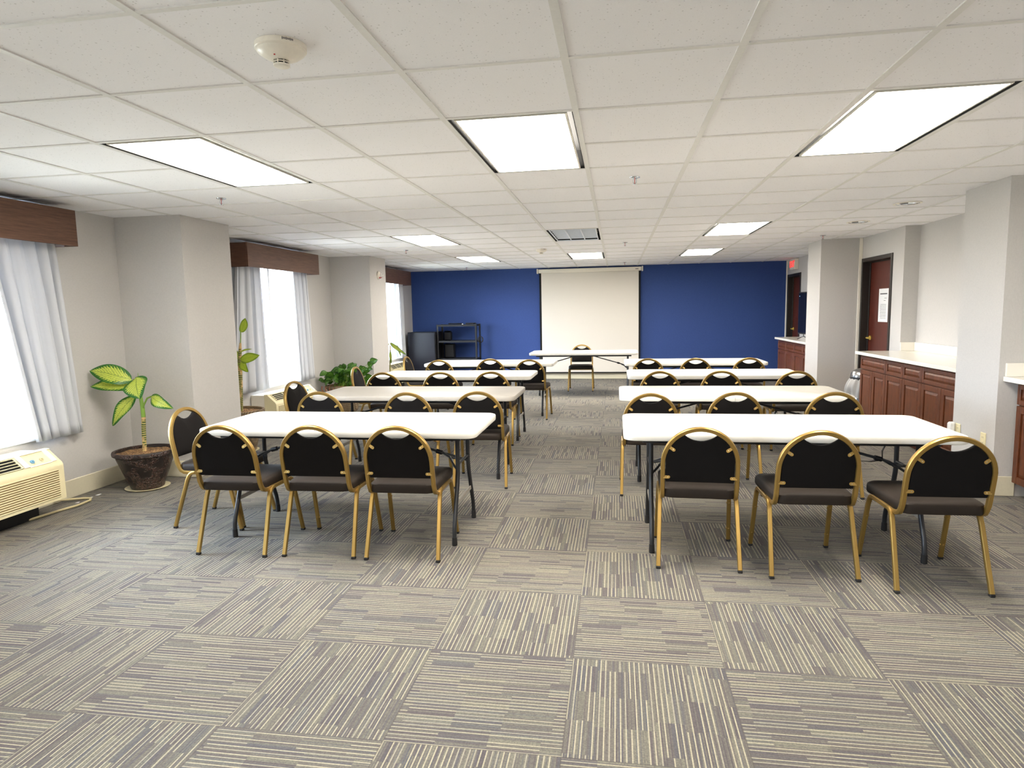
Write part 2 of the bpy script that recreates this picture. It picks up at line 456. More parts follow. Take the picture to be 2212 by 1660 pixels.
b.build('ceiling_grid', M['tbar'], ceiling)
b = MB(); b.box(-4.9, 6.2, YF - .3, YB + .3, CZ + .45, CZ + .55); rf = b.build('roof_slab', M['white']); struct(rf, 'concrete slab above the suspended ceiling', 'ceiling slab')  # out of view, added to keep sky light out from above

WIN = [(-1.21, 0.26), (2.97, 4.44), (7.21, 8.62), (11.33, 12.80)]  # first window is unseen, added to bring light to the foreground
WZ0, WZ1 = 0.53, 2.16
P1 = (5.22, 5.94); P2 = (9.60, 10.30); PX = -3.75
b = MB()
ys = [YF] + [v for w in WIN for v in w] + [YB]
for i in range(0, len(ys), 2): b.box(XL - T, XL, ys[i], ys[i + 1], 0, CZ + .45)
for w in WIN: b.box(XL - T, XL, w[0], w[1], 0, WZ0); b.box(XL - T, XL, w[0], w[1], WZ1, CZ + .45)
struct(b.build('wall_left', M['wall'], fixn=True), 'linen-textured beige window wall on the left', 'wall')
for q, (p, lb) in enumerate(((P1, 'beige pillar projecting beside the near dieffenbachia'), (P2, 'beige pillar carrying the round alarm device'))):
    b = MB(); b.box(XL, PX, p[0], p[1], 0, CZ); o = b.build('pillar', M['wall']); struct(o, lb, 'pillar')
b = MB(); b.box(XL - T, 3.35, YB, YB + T, 0, CZ + .45); struct(b.build('wall_back', M['bluewall']), 'royal blue accent wall at the far end', 'wall')
b = MB(); b.box(3.35, 3.75, YB, YB + T, 0, CZ + .45); struct(b.build('wall_back_return', M['wall']), 'beige end of the far wall', 'wall')
b = MB(); b.box(XL - T, 5.6, YF - T, YF, 0, CZ + .45); struct(b.build('wall_front', M['wall']), 'beige wall behind the camera', 'wall')
# right wall in plan, from near to far
D1 = (8.50, 9.50); D2 = (12.68, 13.62); DZ = 2.06
b = MB()
b.box(3.45, 3.75, YF, 8.2, 0, CZ + .45)                       # behind the counters
b.box(3.284, 3.75, 8.2, D1[0], 0, CZ + .45)                   # pilaster
b.box(3.284, 3.75, D1[0], D1[1], DZ, CZ + .45)
b.box(3.50, 3.75, D1[0], D1[1], 0, DZ)
b.box(3.35, 3.75, 10.10, D2[0], 0, CZ + .45)
b.box(3.35, 3.75, D2[0], D2[1], DZ, CZ + .45)
b.box(3.55, 3.75, D2[0], D2[1], 0, DZ)
b.box(3.35, 3.75, D2[1], YB, 0, CZ + .45)
struct(b.build('wall_right', M['wall']), 'beige wall on the right with recessed counters', 'wall')
b = MB(); b.box(2.78, 3.45, 5.24, 5.85, 0, CZ); struct(b.build('pillar', M['wall']), 'wide beige pillar between the two nearer counters', 'pillar')
b = MB(); b.box(2.755, 3.75, 9.50, 10.10, 0, CZ); struct(b.build('pillar', M['wall']), 'beige pillar past the door with the paper notice', 'pillar')
b = MB(); b.bbox(3.24, 3.283, 9.488, 9.4995, 0, CZ - .002, .003); struct(b.build('trim_1', M['offwhite']), 'pale vertical corner strip beside the dark door frame', 'trim')
b = MB(); b.bbox(3.325, 3.3495, YB - .012, YB - .0005, 0, CZ - .002, .003); struct(b.build('trim_2', M['offwhite']), 'pale corner strip at the right end of the blue wall', 'trim')

# baseboards
BH = .15
def baseboard(name, segs, lb):
    b = MB()
    for x0, x1, y0, y1 in segs: b.bbox(x0, x1, y0, y1, 0.0005, BH, .004)
    struct(b.build(name, M['base']), lb, 'baseboard')
e = .0005; t_ = .012
baseboard('baseboard_left', [(XL + e, XL + t_, YF, P1[0] - e), (XL + t_, PX, P1[0] - t_, P1[0] - e), (PX + e, PX + t_, P1[0] - t_, P1[1] + t_), (XL + t_, PX, P1[1] + e, P1[1] + t_),
    (XL + e, XL + t_, P1[1], P2[0] - e), (XL + t_, PX, P2[0] - t_, P2[0] - e), (PX + e, PX + t_, P2[0] - t_, P2[1] + t_), (XL + t_, PX, P2[1] + e, P2[1] + t_), (XL + e, XL + t_, P2[1], YB - .02)], 'cream vinyl baseboard along the window wall and pillars')
baseboard('baseboard_back', [(XL + .02, 3.32, YB - t_, YB - e)], 'cream baseboard under the blue wall')
baseboard('baseboard_right', [(2.78 - t_, 2.78 - e, 5.24 - t_, 5.85), (2.78, 2.93, 5.24 - t_, 5.24 - e), (2.755 - t_, 2.755 - e, 9.50 - t_, 10.10), (2.755, 3.235, 9.50 - t_, 9.50 - e)], 'cream baseboard round the right hand pillars')

# windows
for i, (y0, y1) in enumerate(WIN):
    pos = ['window level with the camera, out of frame on the left', 'nearest window on the left, above the near wall air conditioner', 'middle window on the left, between the two pillars', 'farthest window on the left, by the blue wall'][i]
    w = bpy.data.objects.new('window_%d' % (i + 1), None); COL.objects.link(w); struct(w, pos, 'window')
    f = MB(); fx0, fx1 = XL - .13, XL - .08
    f.box(fx0, fx1, y0, y0 + .05, WZ0, WZ1); f.box(fx0, fx1, y1 - .05, y1, WZ0, WZ1); f.box(fx0, fx1, y0 + .05, y1 - .05, WZ0, WZ0 + .05); f.box(fx0, fx1, y0 + .05, y1 - .05, WZ1 - .05, WZ1)
    ym = (y0 + y1) / 2; f.box(fx0, fx1, ym - .02, ym + .02, WZ0 + .05, WZ1 - .05)
    f.build('window_frame', M['white'], w)
    for a, c in ((y0 + .05, ym - .02), (ym + .02, y1 - .05)):
        g = MB(); g.box(XL - .108, XL - .102, a, c, WZ0 + .05, WZ1 - .05); g.build('pane', M['glass'], w)
    s = MB(); s.bbox(XL - .08, XL + .02, y0 + .001, y1 - .001, WZ0 + .0005, WZ0 + .02, .004); s.build('sill', M['white'], w)

# valances: boxed, open below
VAL = [(-1.42, 0.36), (2.75, 4.54), (6.92, 8.72), (11.10, 12.90)]
vl = ['walnut valance box over the window beside the camera', 'walnut valance box over the near left window', 'walnut valance box over the middle window between the pillars', 'walnut valance box over the far window beside the blue wall']
for i, (y0, y1) in enumerate(VAL):
    t0 = thing('valance', vl[i], 'valance', (XL, y0, 2.015), group='wooden window valances')
    L = y1 - y0; d = .245; h = .275
    f = MB(); f.bbox(d - .02, d, 0, L, 0, h, .0015); f.build('front_board', M['valance'], t0)
    for a in (0, L - .02):
        f = MB(); f.bbox(.001, d - .0205, a, a + .02, 0, h, .0015); f.build('end_board', M['valance'], t0)
    f = MB(); f.box(.03, d - .03, .021, L - .021, h - .014, h - .004); f.build('top_board', M['valance'], t0)

# curtains
def curtain(label, t0, t1, b0, b1, nf, amp, ph, z0=.54, z1=2.26, x=-4.328):
    b = MB()
    def fn(u, v):
        l = b0 + (t0 - b0) * v; r = b1 + (t1 - b1) * v
        yy = l + (r - l) * u + .012 * math.sin(2 * PI * nf * 2 * u) * (1 - .4 * v)
        a = 2 * PI * (nf * u + .10 * math.sin(2.3 * v + 5 * u + ph)) + ph
        w = math.sin(a) + .22 * math.sin(2 * a + 1.0 + ph)
        w = math.copysign(abs(w) ** .75, w)
        k = (1.0 - .35 * v) * (.75 + .25 * math.sin(3.1 * u * PI + ph))
        return (x + amp * k * w, yy, z0 + (z1 - z0) * v + (1 - v) ** 8 * .008 * math.sin(a))
    b.grid(fn, 180, 22, uv=False)
    o = b.build('curtain', M['curtain'], fixn=False); tag(o, label, 'curtain', 'white pleated curtains')
    md = o.modifiers.new('thick', 'SOLIDIFY'); md.thickness = .0025; md.offset = 0
    return o
curtain('white pleated curtain at the far side of the near left window', 3.88, 4.47, 4.16, 4.60, 5, .046, .4, .53)
curtain('white pleated curtain at the near side of the near left window', 2.79, 3.25, 2.75, 3.15, 5, .038, 1.4)
curtain('white curtain hanging behind the tall spindly plant past the near pillar', 6.955, 7.42, 6.72, 7.48, 4, .046, 2.0)
curtain('white curtain at the far side of the middle window above the pothos planter', 8.24, 8.64, 8.27, 8.74, 4, .046, .9)
curtain('white curtain at the near side of the farthest window behind the far pillar', 11.14, 11.62, 10.95, 11.62, 4, .038, 2.6)
curtain('narrow white curtain at the far side of the farthest window', 12.56, 12.83, 12.62, 12.92, 3, .034, .2)

def sheermat():
    t = NT('sheer_voile'); f = t.noise(t.coord(), 400, 2)
    tr = t.n('ShaderNodeBsdfTransparent'); di = t.n('ShaderNodeBsdfTranslucent'); di.inputs[0].default_value = rgb(226, 226, 240)
    mx = t.n('ShaderNodeMixShader'); t.l(t.mixf(f, .80, .92), mx.inputs[0]); t.l(tr.outputs[0], mx.inputs[1]); t.l(di.outputs[0], mx.inputs[2]); t.l(mx.outputs[0], t.out.inputs[0])
    return t.m
M['sheer'] = sheermat()
o = curtain('sheer lavender-white voile strip beside the curtain behind the tall plant', 7.40, 7.46, 7.46, 7.66, 2, .012, 1.0, .55, 2.26, -4.35)
o.data.materials.clear(); o.data.materials.append(M['sheer']); o.name = 'sheer_curtain'; o['group'] = 'sheer voile'
# wall air conditioners
def arc(cx, cz, r, a0, a1, n):
    return [(cx + r * math.cos(a0 + (a1 - a0) * i / n), cz + r * math.sin(a0 + (a1 - a0) * i / n)) for i in range(n + 1)]
ac_first = None
def ac(label, y0, detail=True):
    global ac_first
    L = 1.12
    if ac_first: return dup(ac_first, (XL, y0, 0), 0, label)
    t0 = thing('wall_air_conditioner', label, 'air conditioner', (XL, y0, 0), group='cream wall air conditioners under the windows')
    zb, zt, D = .125, .50, .345
    # sleeve
    b = MB(); b.bbox(.001, .19, .02, L - .02, zb + .01, zt - .012, .006); b.build('wall_sleeve', M['offwhite'], t0)
    # cover: profile with sloped, rounded front shoulder, extruded along y
    prof = [(.1905, zb), (D, zb)] + [(D, .37)] + arc(D - .05, .37, .05, 0, PI / 4, 4) + [(.235, .4915)] + arc(.228, .474, .026, PI / 3.2, PI / 2, 3) + [(.1905, zt)]
    RX = Matrix(((1, 0, 0, 0), (0, 0, -1, 0), (0, 1, 0, 0), (0, 0, 0, 1)))   # (x,z,y)->(x,-y..)
    def side(ya, yb, pr, name, mat, bev=0):
        m = MB(); n = len(pr)
        vs = [(x, ya, z) for x, z in pr] + [(x, yb, z) for x, z in pr]
        m.add(vs, [tuple(range(n)), tuple(range(n, 2 * n))[::-1]]); m.add(vs, [(i, (i + 1) % n, n + (i + 1) % n, n + i) for i in range(n)])
        o = m.build(name, mat, t0)
        md = o.modifiers.new('bevel', 'BEVEL'); md.width = .012; md.segments = 3; md.angle_limit = math.radians(60); md.limit_method = 'ANGLE'
        return o
    side(0, L, prof, 'cover', M['cream'])
    # front louvres
    b = MB()
    for k in range(13):
        z = .15 + k * .0165
        b.bbox(D + .0005, D + .007, .05, L - .05, z, z + .0085, .002)
    b.build('intake_louvres', M['cream'], t0)
    b = MB()
    for k in range(12): b.box(D + .0002, D + .0012, .05, L - .05, .1590 + k * .0165, .1655 + k * .0165)
    b.build('louvre_gap', M['gap'], t0)
    # sloped discharge grille on the shoulder
    sl0 = Vector((.232, 0, .4925)); sl1 = Vector((.325, 0, .4100)); dv = (sl1 - sl0); nrm = Vector((dv.z * -1, 0, dv.x)).normalized()
    def slope(u, y, h): p = sl0 + dv * u + nrm * h; return (p.x, y, p.z)
    def slab(m, u0, u1, ya, yb, h0, h1, mi=0):
        vs = [slope(u, y, h) for u in (u0, u1) for y in (ya, yb) for h in (h0, h1)]
        m.add(vs, [(0, 1, 3, 2), (4, 6, 7, 5), (0, 4, 5, 1), (2, 3, 7, 6), (0, 2, 6, 4), (1, 5, 7, 3)], mi)
    b = MB(); slab(b, .08, .92, .06, .82, .0008, .0035); b.build('grille_opening', M['dark'], t0)
    b = MB()
    for k in range(5): slab(b, .08 + k * .2, .12 + k * .2, .06, .82, .004, .010)
    for k in range(4): slab(b, .08, .92, .06 + k * .249, .072 + k * .249, .004, .009)
    b.build('discharge_grille', M['cream'], t0)
    b = MB(); slab(b, .04, .96, .825, .866, .001, .012); slab(b, .04, .96, 1.046, 1.085, .001, .012); slab(b, .93, .99, .8665, 1.0455, .001, .008)
    b.build('control_surround', M['offwhite'], t0)
    b = MB(); slab(b, .06, .92, .8665, 1.0455, .001, .004)
    cp = b.build('control_panel', M['cream'], t0)
    for y, mt in ((.915, 'blueknob'), (.99, 'cord')):
        b = MB(); p = Vector(slope(.62, y, .004)); Tm = Matrix.Translation(p) @ nrm.to_track_quat('Z', 'Y').to_matrix().to_4x4()
        b.lathe([(.0, 0), (.016, 0), (.015, .006), (.0065, .007), (.006, .016), (0, .017)], 16, T=Tm)
        b.build('knob', M[mt], cp)
    b = MB(); b.bbox(.06, .20, .10, L - .10, .001, .124, .004); b.build('base_plenum', M['black'], t0)
    ac_first = t0
    return t0
ac('cream wall air conditioner nearest the camera with a control panel and loose cord', 2.99)
ac('cream wall air conditioner under the middle window between the pillars', 7.17)
ac('cream wall air conditioner under the farthest window', 11.35)

# ------------------------------------------------------------------ ceiling fixtures
lname = {(-1, 1): 'lit troffer in the middle of the nearest row, above the aisle', (-4, 1): 'lit troffer at the left of the nearest row', (2, 1): 'lit troffer at the right of the nearest row',
         (-1, 8): 'unlit troffer with bare silver louvres above the aisle', (-4, 8): 'lit troffer left of the unlit louvred troffer', (2, 8): 'lit troffer right of the unlit louvred troffer',
         (-1, 13): 'lit troffer just before the projection screen', (-4, 13): 'lit troffer at the left of the farthest row', (2, 13): 'lit troffer at the right of the farthest row',
         (-1, -6): 'lit troffer above and behind the camera, middle one', (-4, -6): 'lit troffer behind the camera, left one', (2, -6): 'lit troffer behind the camera, right one'}
for c, r, on in lights:
    x0 = CX0 + c * G; y0 = CY0 + r * G
    t0 = thing('ceiling_light', lname[(c, r)], 'ceiling light', (x0 + G / 2, y0 + G, CZ), group='ceiling troffers with louvres')
    hw, hl = G / 2 - .0145, G - .0115
    b = MB()   # recess
    H = .11
    b.box(-hw, -hw + .004, -hl, hl, -.001, H); b.box(hw - .004, hw, -hl, hl, -.001, H)
    b.box(-hw + .004, hw - .004, -hl, -hl + .004, -.002, H); b.box(-hw + .004, hw - .004, hl - .004, hl, -.002, H); b.box(-hw, hw, -hl, hl, H, H + .01)
    b.build('housing', M['dark'], t0)
    fw, fl = hw - .027, hl - .016
    b = MB(); za, zb_ = (-.0045, .006); b.box(-fw, -fw + .010, -fl, fl, za, zb_); b.box(fw - .010, fw, -fl, fl, za, zb_); b.box(-fw + .010, fw - .010, -fl, -fl + .010, za, zb_); b.box(-fw + .010, fw - .010, fl - .010, fl, za, zb_)
    b.build('louvre_frame', M['offwhite'] if on else M['silver'], t0)
    if on:
        b = MB(); b.box(-fw + .0125, fw - .0125, -fl + .0125, fl - .0125, .0005, .004); b.build('diffuser', M['lamp'], t0)
        b = MB()
        for k in (1, 2): x = -fw + 2 * fw * k / 3; b.box(x - .0012, x + .0012, -fl + .0125, fl - .0125, -.004, .0002)
        for k in range(1, 7): y = -fl + 2 * fl * k / 7; b.box(-fw + .0125, fw - .0125, y - .0012, y + .0012, -.0042, .0000)
        b.build('louvre_blades', M['offwhite'], t0)
    else:
        b = MB(); b.box(-fw + .0125, fw - .0125, -fl + .0125, fl - .0125, .080, .084); b.build('reflector', M['white'], t0)
        b = MB()
        for k in (1, 2): x = -fw + 2 * fw * k / 3; b.box(x - .005, x + .005, -fl + .0125, fl - .0125, .004, .060)
        for k in range(1, 7):
            y = -fl + 2 * fl * k / 7
            vs = [(-1, y - .0015, .004), (-1, y + .0015, .004), (-1, y + .030, .060), (-1, y - .030, .060)]
            vv = [(-fw + .0125, a, z) for _, a, z in vs] + [(fw - .0125, a, z) for _, a, z in vs]
            b.add(vv, [(0, 1, 2, 3), (7, 6, 5, 4), (0, 4, 5, 1), (1, 5, 6, 2), (2, 6, 7, 3), (3, 7, 4, 0)])
        b.build('louvre_blades', M['silver'], t0)

for (x, y), lb in (((2.59, 7.66), 'round recessed downlight farther from the camera, on the right'), ((2.57, 6.40), 'round recessed downlight nearer the camera, on the right')):
    t0 = thing('recessed_downlight', lb, 'downlight', (x, y, CZ), group='recessed downlights over the counter')
    b = MB(); b.lathe([(.098, -.001), (.115, -.001), (.116, -.005), (.108, -.007), (.097, -.006), (.098, -.001)], 36); b.build('trim_ring', M['offwhite'], t0)
    b = MB()
    n = 36; pr = [(.096, -.005), (.088, -.001), (.07, .0006)]
    vs = [(r * math.cos(2 * PI * i / n) * (1 + .02 * (i % 2)), r * math.sin(2 * PI * i / n) * (1 + .02 * (i % 2)), z) for r, z in pr for i in range(n)]
    b.add(vs, [(i * n + j, i * n + (j + 1) % n, (i + 1) * n + (j + 1) % n, (i + 1) * n + j) for i in range(2) for j in range(n)], 0, False)
    b.build('reflector', M['chrome'], t0)
    b = MB(); b.lathe([(.0, .0002), (.070, .0004), (.05, -.012), (0, -.016)], 20, smooth=False); b.build('lamp_face', M['chrome'], t0)

spr = [((-2.956, 4.611), 'near the left pillar'), ((.125, 4.609), 'over the front of the aisle'), ((-2.952, 8.983), 'left of the second row of troffers'), ((.116, 8.973), 'beside the unlit louvred troffer'), ((2.62, 8.98), 'by the far right pillar'), ((.16, 12.73), 'above the projection screen, right of the screen centre'), ((-2.955, 12.79), 'in the far left corner')]
s0 = None
for (x, y), w in spr:
    lb = 'small pendent fire sprinkler in the ceiling ' + w
    if s0: dup(s0, (x, y, CZ), 0, lb); continue
    t0 = thing('fire_sprinkler', lb, 'sprinkler', (x, y, CZ), group='pendent ceiling sprinklers')
    b = MB(); b.lathe([(.0, 0), (.036, 0), (.035, -.003), (.018, -.007), (0, -.007)], 24); b.build('escutcheon', M['chrome'], t0)
    b = MB(); b.tube([(-.006, 0, -.007), (-.011, 0, -.018), (-.011, 0, -.032), (-.004, 0, -.043), (0, 0, -.046)], .0022, 6); b.tube([(.006, 0, -.007), (.011, 0, -.018), (.011, 0, -.032), (.004, 0, -.043), (0, 0, -.046)], .0022, 6)
    b.lathe([(0, -.049), (.015, -.049), (.016, -.047), (0, -.046)], 16); b.build('deflector_frame', M['chrome'], t0)
    b = MB(); b.tube([(0, 0, -.008), (0, 0, -.045)], .0025, 8); b.build('glass_bulb', M['red'], t0)
    s0 = t0

def smoke(label, x, y, grp='ceiling smoke detectors'):
    t0 = thing('smoke_detector', label, 'smoke detector', (x, y, CZ), group=grp)
    b = MB(); b.lathe([(0, 0), (.083, 0), (.083, -.016), (.078, -.020), (0, -.020)], 48); b.build('mounting_base', M['offwhite'], t0)
    b = MB(); b.lathe([(.077, -.0202), (.075, -.026), (.058, -.038), (.034, -.048), (.028, -.050), (0, -.050)], 48); b.build('dome', M['offwhite'], t0)
    b = MB(); b.lathe([(0, -.0502), (.021, -.0502), (.021, -.062), (0, -.062)], 32); b.build('sensing_chamber', M['dark'], t0)
    b = MB(); b.lathe([(0, -.0622), (.027, -.0622), (.026, -.067), (.020, -.070), (0, -.071)], 32)
    b.lathe([(.0212, -.054), (.026, -.054), (.026, -.057), (.0212, -.057), (.0212, -.054)], 32)
    for k in range(8):
        a = k * PI / 4; b.box(-.0015, .0015, .0212, .027, -.0625, -.0502, T=Matrix.Rotation(a, 4, 'Z'))
    b.build('sensor_cap', M['offwhite'], t0)
    b = MB()
    for k in range(9):
        a = -PI / 2 + .55 + k * .05; Tm = Matrix.Rotation(a, 4, 'Z'); h = .006 if k % 3 else .008
        b.box(.0829, .0834, -.0013, .0013, -.006 - h / 2 - .001, -.006 + h / 2 - .001, T=Tm)
    b.build('printed_marking', M['ink'], t0)
    b = MB(); b.lathe([(0, -.044), (.003, -.044), (.0028, -.046), (0, -.0465)], 10, c=(.0, -.045)); b.build('status_lamp', M['red'], t0)
smoke('large round smoke detector near the upper left of the ceiling, closest to the camera', -1.10, 2.11)
smoke('small smoke detector on the far ceiling left of the unlit troffer', -1.08, 9.52)

# ------------------------------------------------------------------ folding tables
def rrect(hx, hy, r, n=6):
    o = []
    for cx, cy, a0 in ((hx - r, hy - r, 0), (-hx + r, hy - r, PI / 2), (-hx + r, -hy + r, PI), (hx - r, -hy + r, 1.5 * PI)):
        for i in range(n + 1): a = a0 + PI / 2 * i / n; o.append((cx + r * math.cos(a), cy + r * math.sin(a)))
    return o
def rings(b, rs, mi=0, smooth=True):
    n = len(rs[0]); vs = [p for r in rs for p in r]
    fs = [(i * n + j, i * n + (j + 1) % n, (i + 1) * n + (j + 1) % n, (i + 1) * n + j) for i in range(len(rs) - 1) for j in range(n)]
    fs += [tuple(range(n))[::-1], tuple(range((len(rs) - 1) * n, len(rs) * n))]
    b.add(vs, fs, mi, smooth)
TH = .737; HX, HY = .912, .375
def top_mesh(split=False):
    b = MB()
    def one(hx, hy, r, cx=0):
        rs = []
        for ins, z in ((.010, TH - .044), (.002, TH - .040), (0, TH - .030), (0, TH - .010), (.003, TH - .003), (.010, TH)):
            rs.append([(x + cx, y, z) for x, y in rrect(hx - ins, hy - ins, r - ins * .5)])
        rings(b, rs)
    if not split: one(HX, HY, .07)
    else:
        # two leaves that fold along the middle, squared off at the hinge
        for s in (-1, 1):
            rs = []
            for ins, z in ((.010, TH - .044), (.002, TH - .040), (0, TH - .030), (0, TH - .010), (.003, TH - .003), (.008, TH)):
                q = [(x, y) for x, y in rrect(HX - ins, HY - ins, .07) if x * s > 0]
                q = [(s * .0012, -(HY - ins)), (s * .0012, HY - ins)] + q
                q.sort(key=lambda p: math.atan2(p[1], p[0] - s * .4)); rs.append([(x, y, z) for x, y in q])
            rings(b, rs)
    return b
tables = {}
def table(label, cx, cy, rz=0, split=False, strap=False):
    key = split
    if strap is False and key in tables: return dup(tables[key], (cx, cy, 0), rz, label)
    t0 = thing('folding_table', label, 'table', (cx, cy, 0), rz, 'white folding tables')
    top_mesh(split).build('tabletop', M['tabletop'], t0)
    b = MB()
    for s in (-1, 1): b.bbox(-.80, .80, s * .27 - .012, s * .27 + .012, TH - .072, TH - .0442, .003)
    b.build('frame_rail', M['steel'], t0)
    for sx in (-1, 1):
        X = sx * .745
        for sy in (-1, 1):
            b = MB()
            b.tube([(X, sy * .142, TH - .06), (X, sy * .142, .46), (X, sy * .147, .42), (X, sy * .165, .36), (X, sy * .235, .19), (X, sy * .262, .13), (X, sy * .272, .09), (X, sy * .275, .05)], .014, 12)
            lg = b.build('leg', M['steel'], t0)
            b = MB(); b.lathe([(0, 0), (.0165, 0), (.0172, .012), (.0155, .052), (0, .052)], 14, c=(X, sy * .275)); b.build('foot_cap', M['rubber'], lg)
        b = MB(); b.tube([(X, -.27, TH - .066), (X, .27, TH - .066)], .013, 10); b.build('pivot_bar', M['steel'], t0)
        b = MB(); b.tube([(X, -.13, .485), (X, .13, .485)], .009, 8); b.build('crossbar', M['steel'], t0)
        b = MB(); b.bbox(X - .004, X + .004, -.21, .21, .228, .256, .002); b.build('spreader_strap', M['strap'], t0)
        b = MB()
        J = (X - sx * .13, 0, .525)
        b.tube([(sx * .10, 0, TH - .06), (sx * .30, 0, .615), J], .0085, 8)
        b.tube([J, (X - sx * .09, 0, .50), (X - sx * .03, .01, .485), (X, .02, .485)], .008, 8)
        b.tube([J, (X - sx * .08, -.03, .505), (X - sx * .03, -.11, .465), (X - .0, -.142, .445)], .0075, 8)
        b.tube([J, (X - sx * .08, .03, .505), (X - sx * .03, .11, .465), (X - .0, .142, .445)], .0075, 8)
        fb = b.build('folding_brace', M['steel'], t0)
        b = MB(); d = (Vector(J) - Vector((sx * .30, 0, .615))).normalized()
        b.tube([Vector(J) - d * .05, Vector(J) - d * .008], .015, 12); b.build('locking_ring', M['black'], fb)
    if strap:
        b = MB(); pts = [(.63, 0, .69), (.625, -.004, .62), (.606, -.006, .58), (.608, -.004, .535), (.59, -.004, .522), (.545, 0, .513), (.49, 0, .517), (.46, 0, .53), (.43, 0, .556)]
        b.tube(pts, 0, sec=[(-.001, -.009), (.001, -.009), (.001, .009), (-.001, .009)], smooth=False); b.build('hanging_strap', M['black'], t0)
    else: tables[key] = t0
    return t0
tb = 'white folding table, '
table(tb + 'left bank, nearest row, with four chairs', -1.742, 4.058)
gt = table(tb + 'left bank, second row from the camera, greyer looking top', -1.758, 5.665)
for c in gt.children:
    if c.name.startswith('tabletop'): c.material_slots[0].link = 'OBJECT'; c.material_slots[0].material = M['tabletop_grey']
table(tb + 'left bank, third row from the camera', -1.84, 7.33)
table(tb + 'left bank, farthest row, in front of the black shelving', -1.755, 9.05)
table(tb + 'right bank, nearest row, strap hanging under it', .952, 4.07, 0, False, True)
table(tb + 'right bank, second row, fold seam across its middle', .935, 5.69, 0, True)
table(tb + 'right bank, third row from the camera', 1.03, 7.37)
table(tb + 'right bank, farthest row', 1.02, 9.03)
table(tb + 'alone in front of the projection screen', -.552, 11.19)

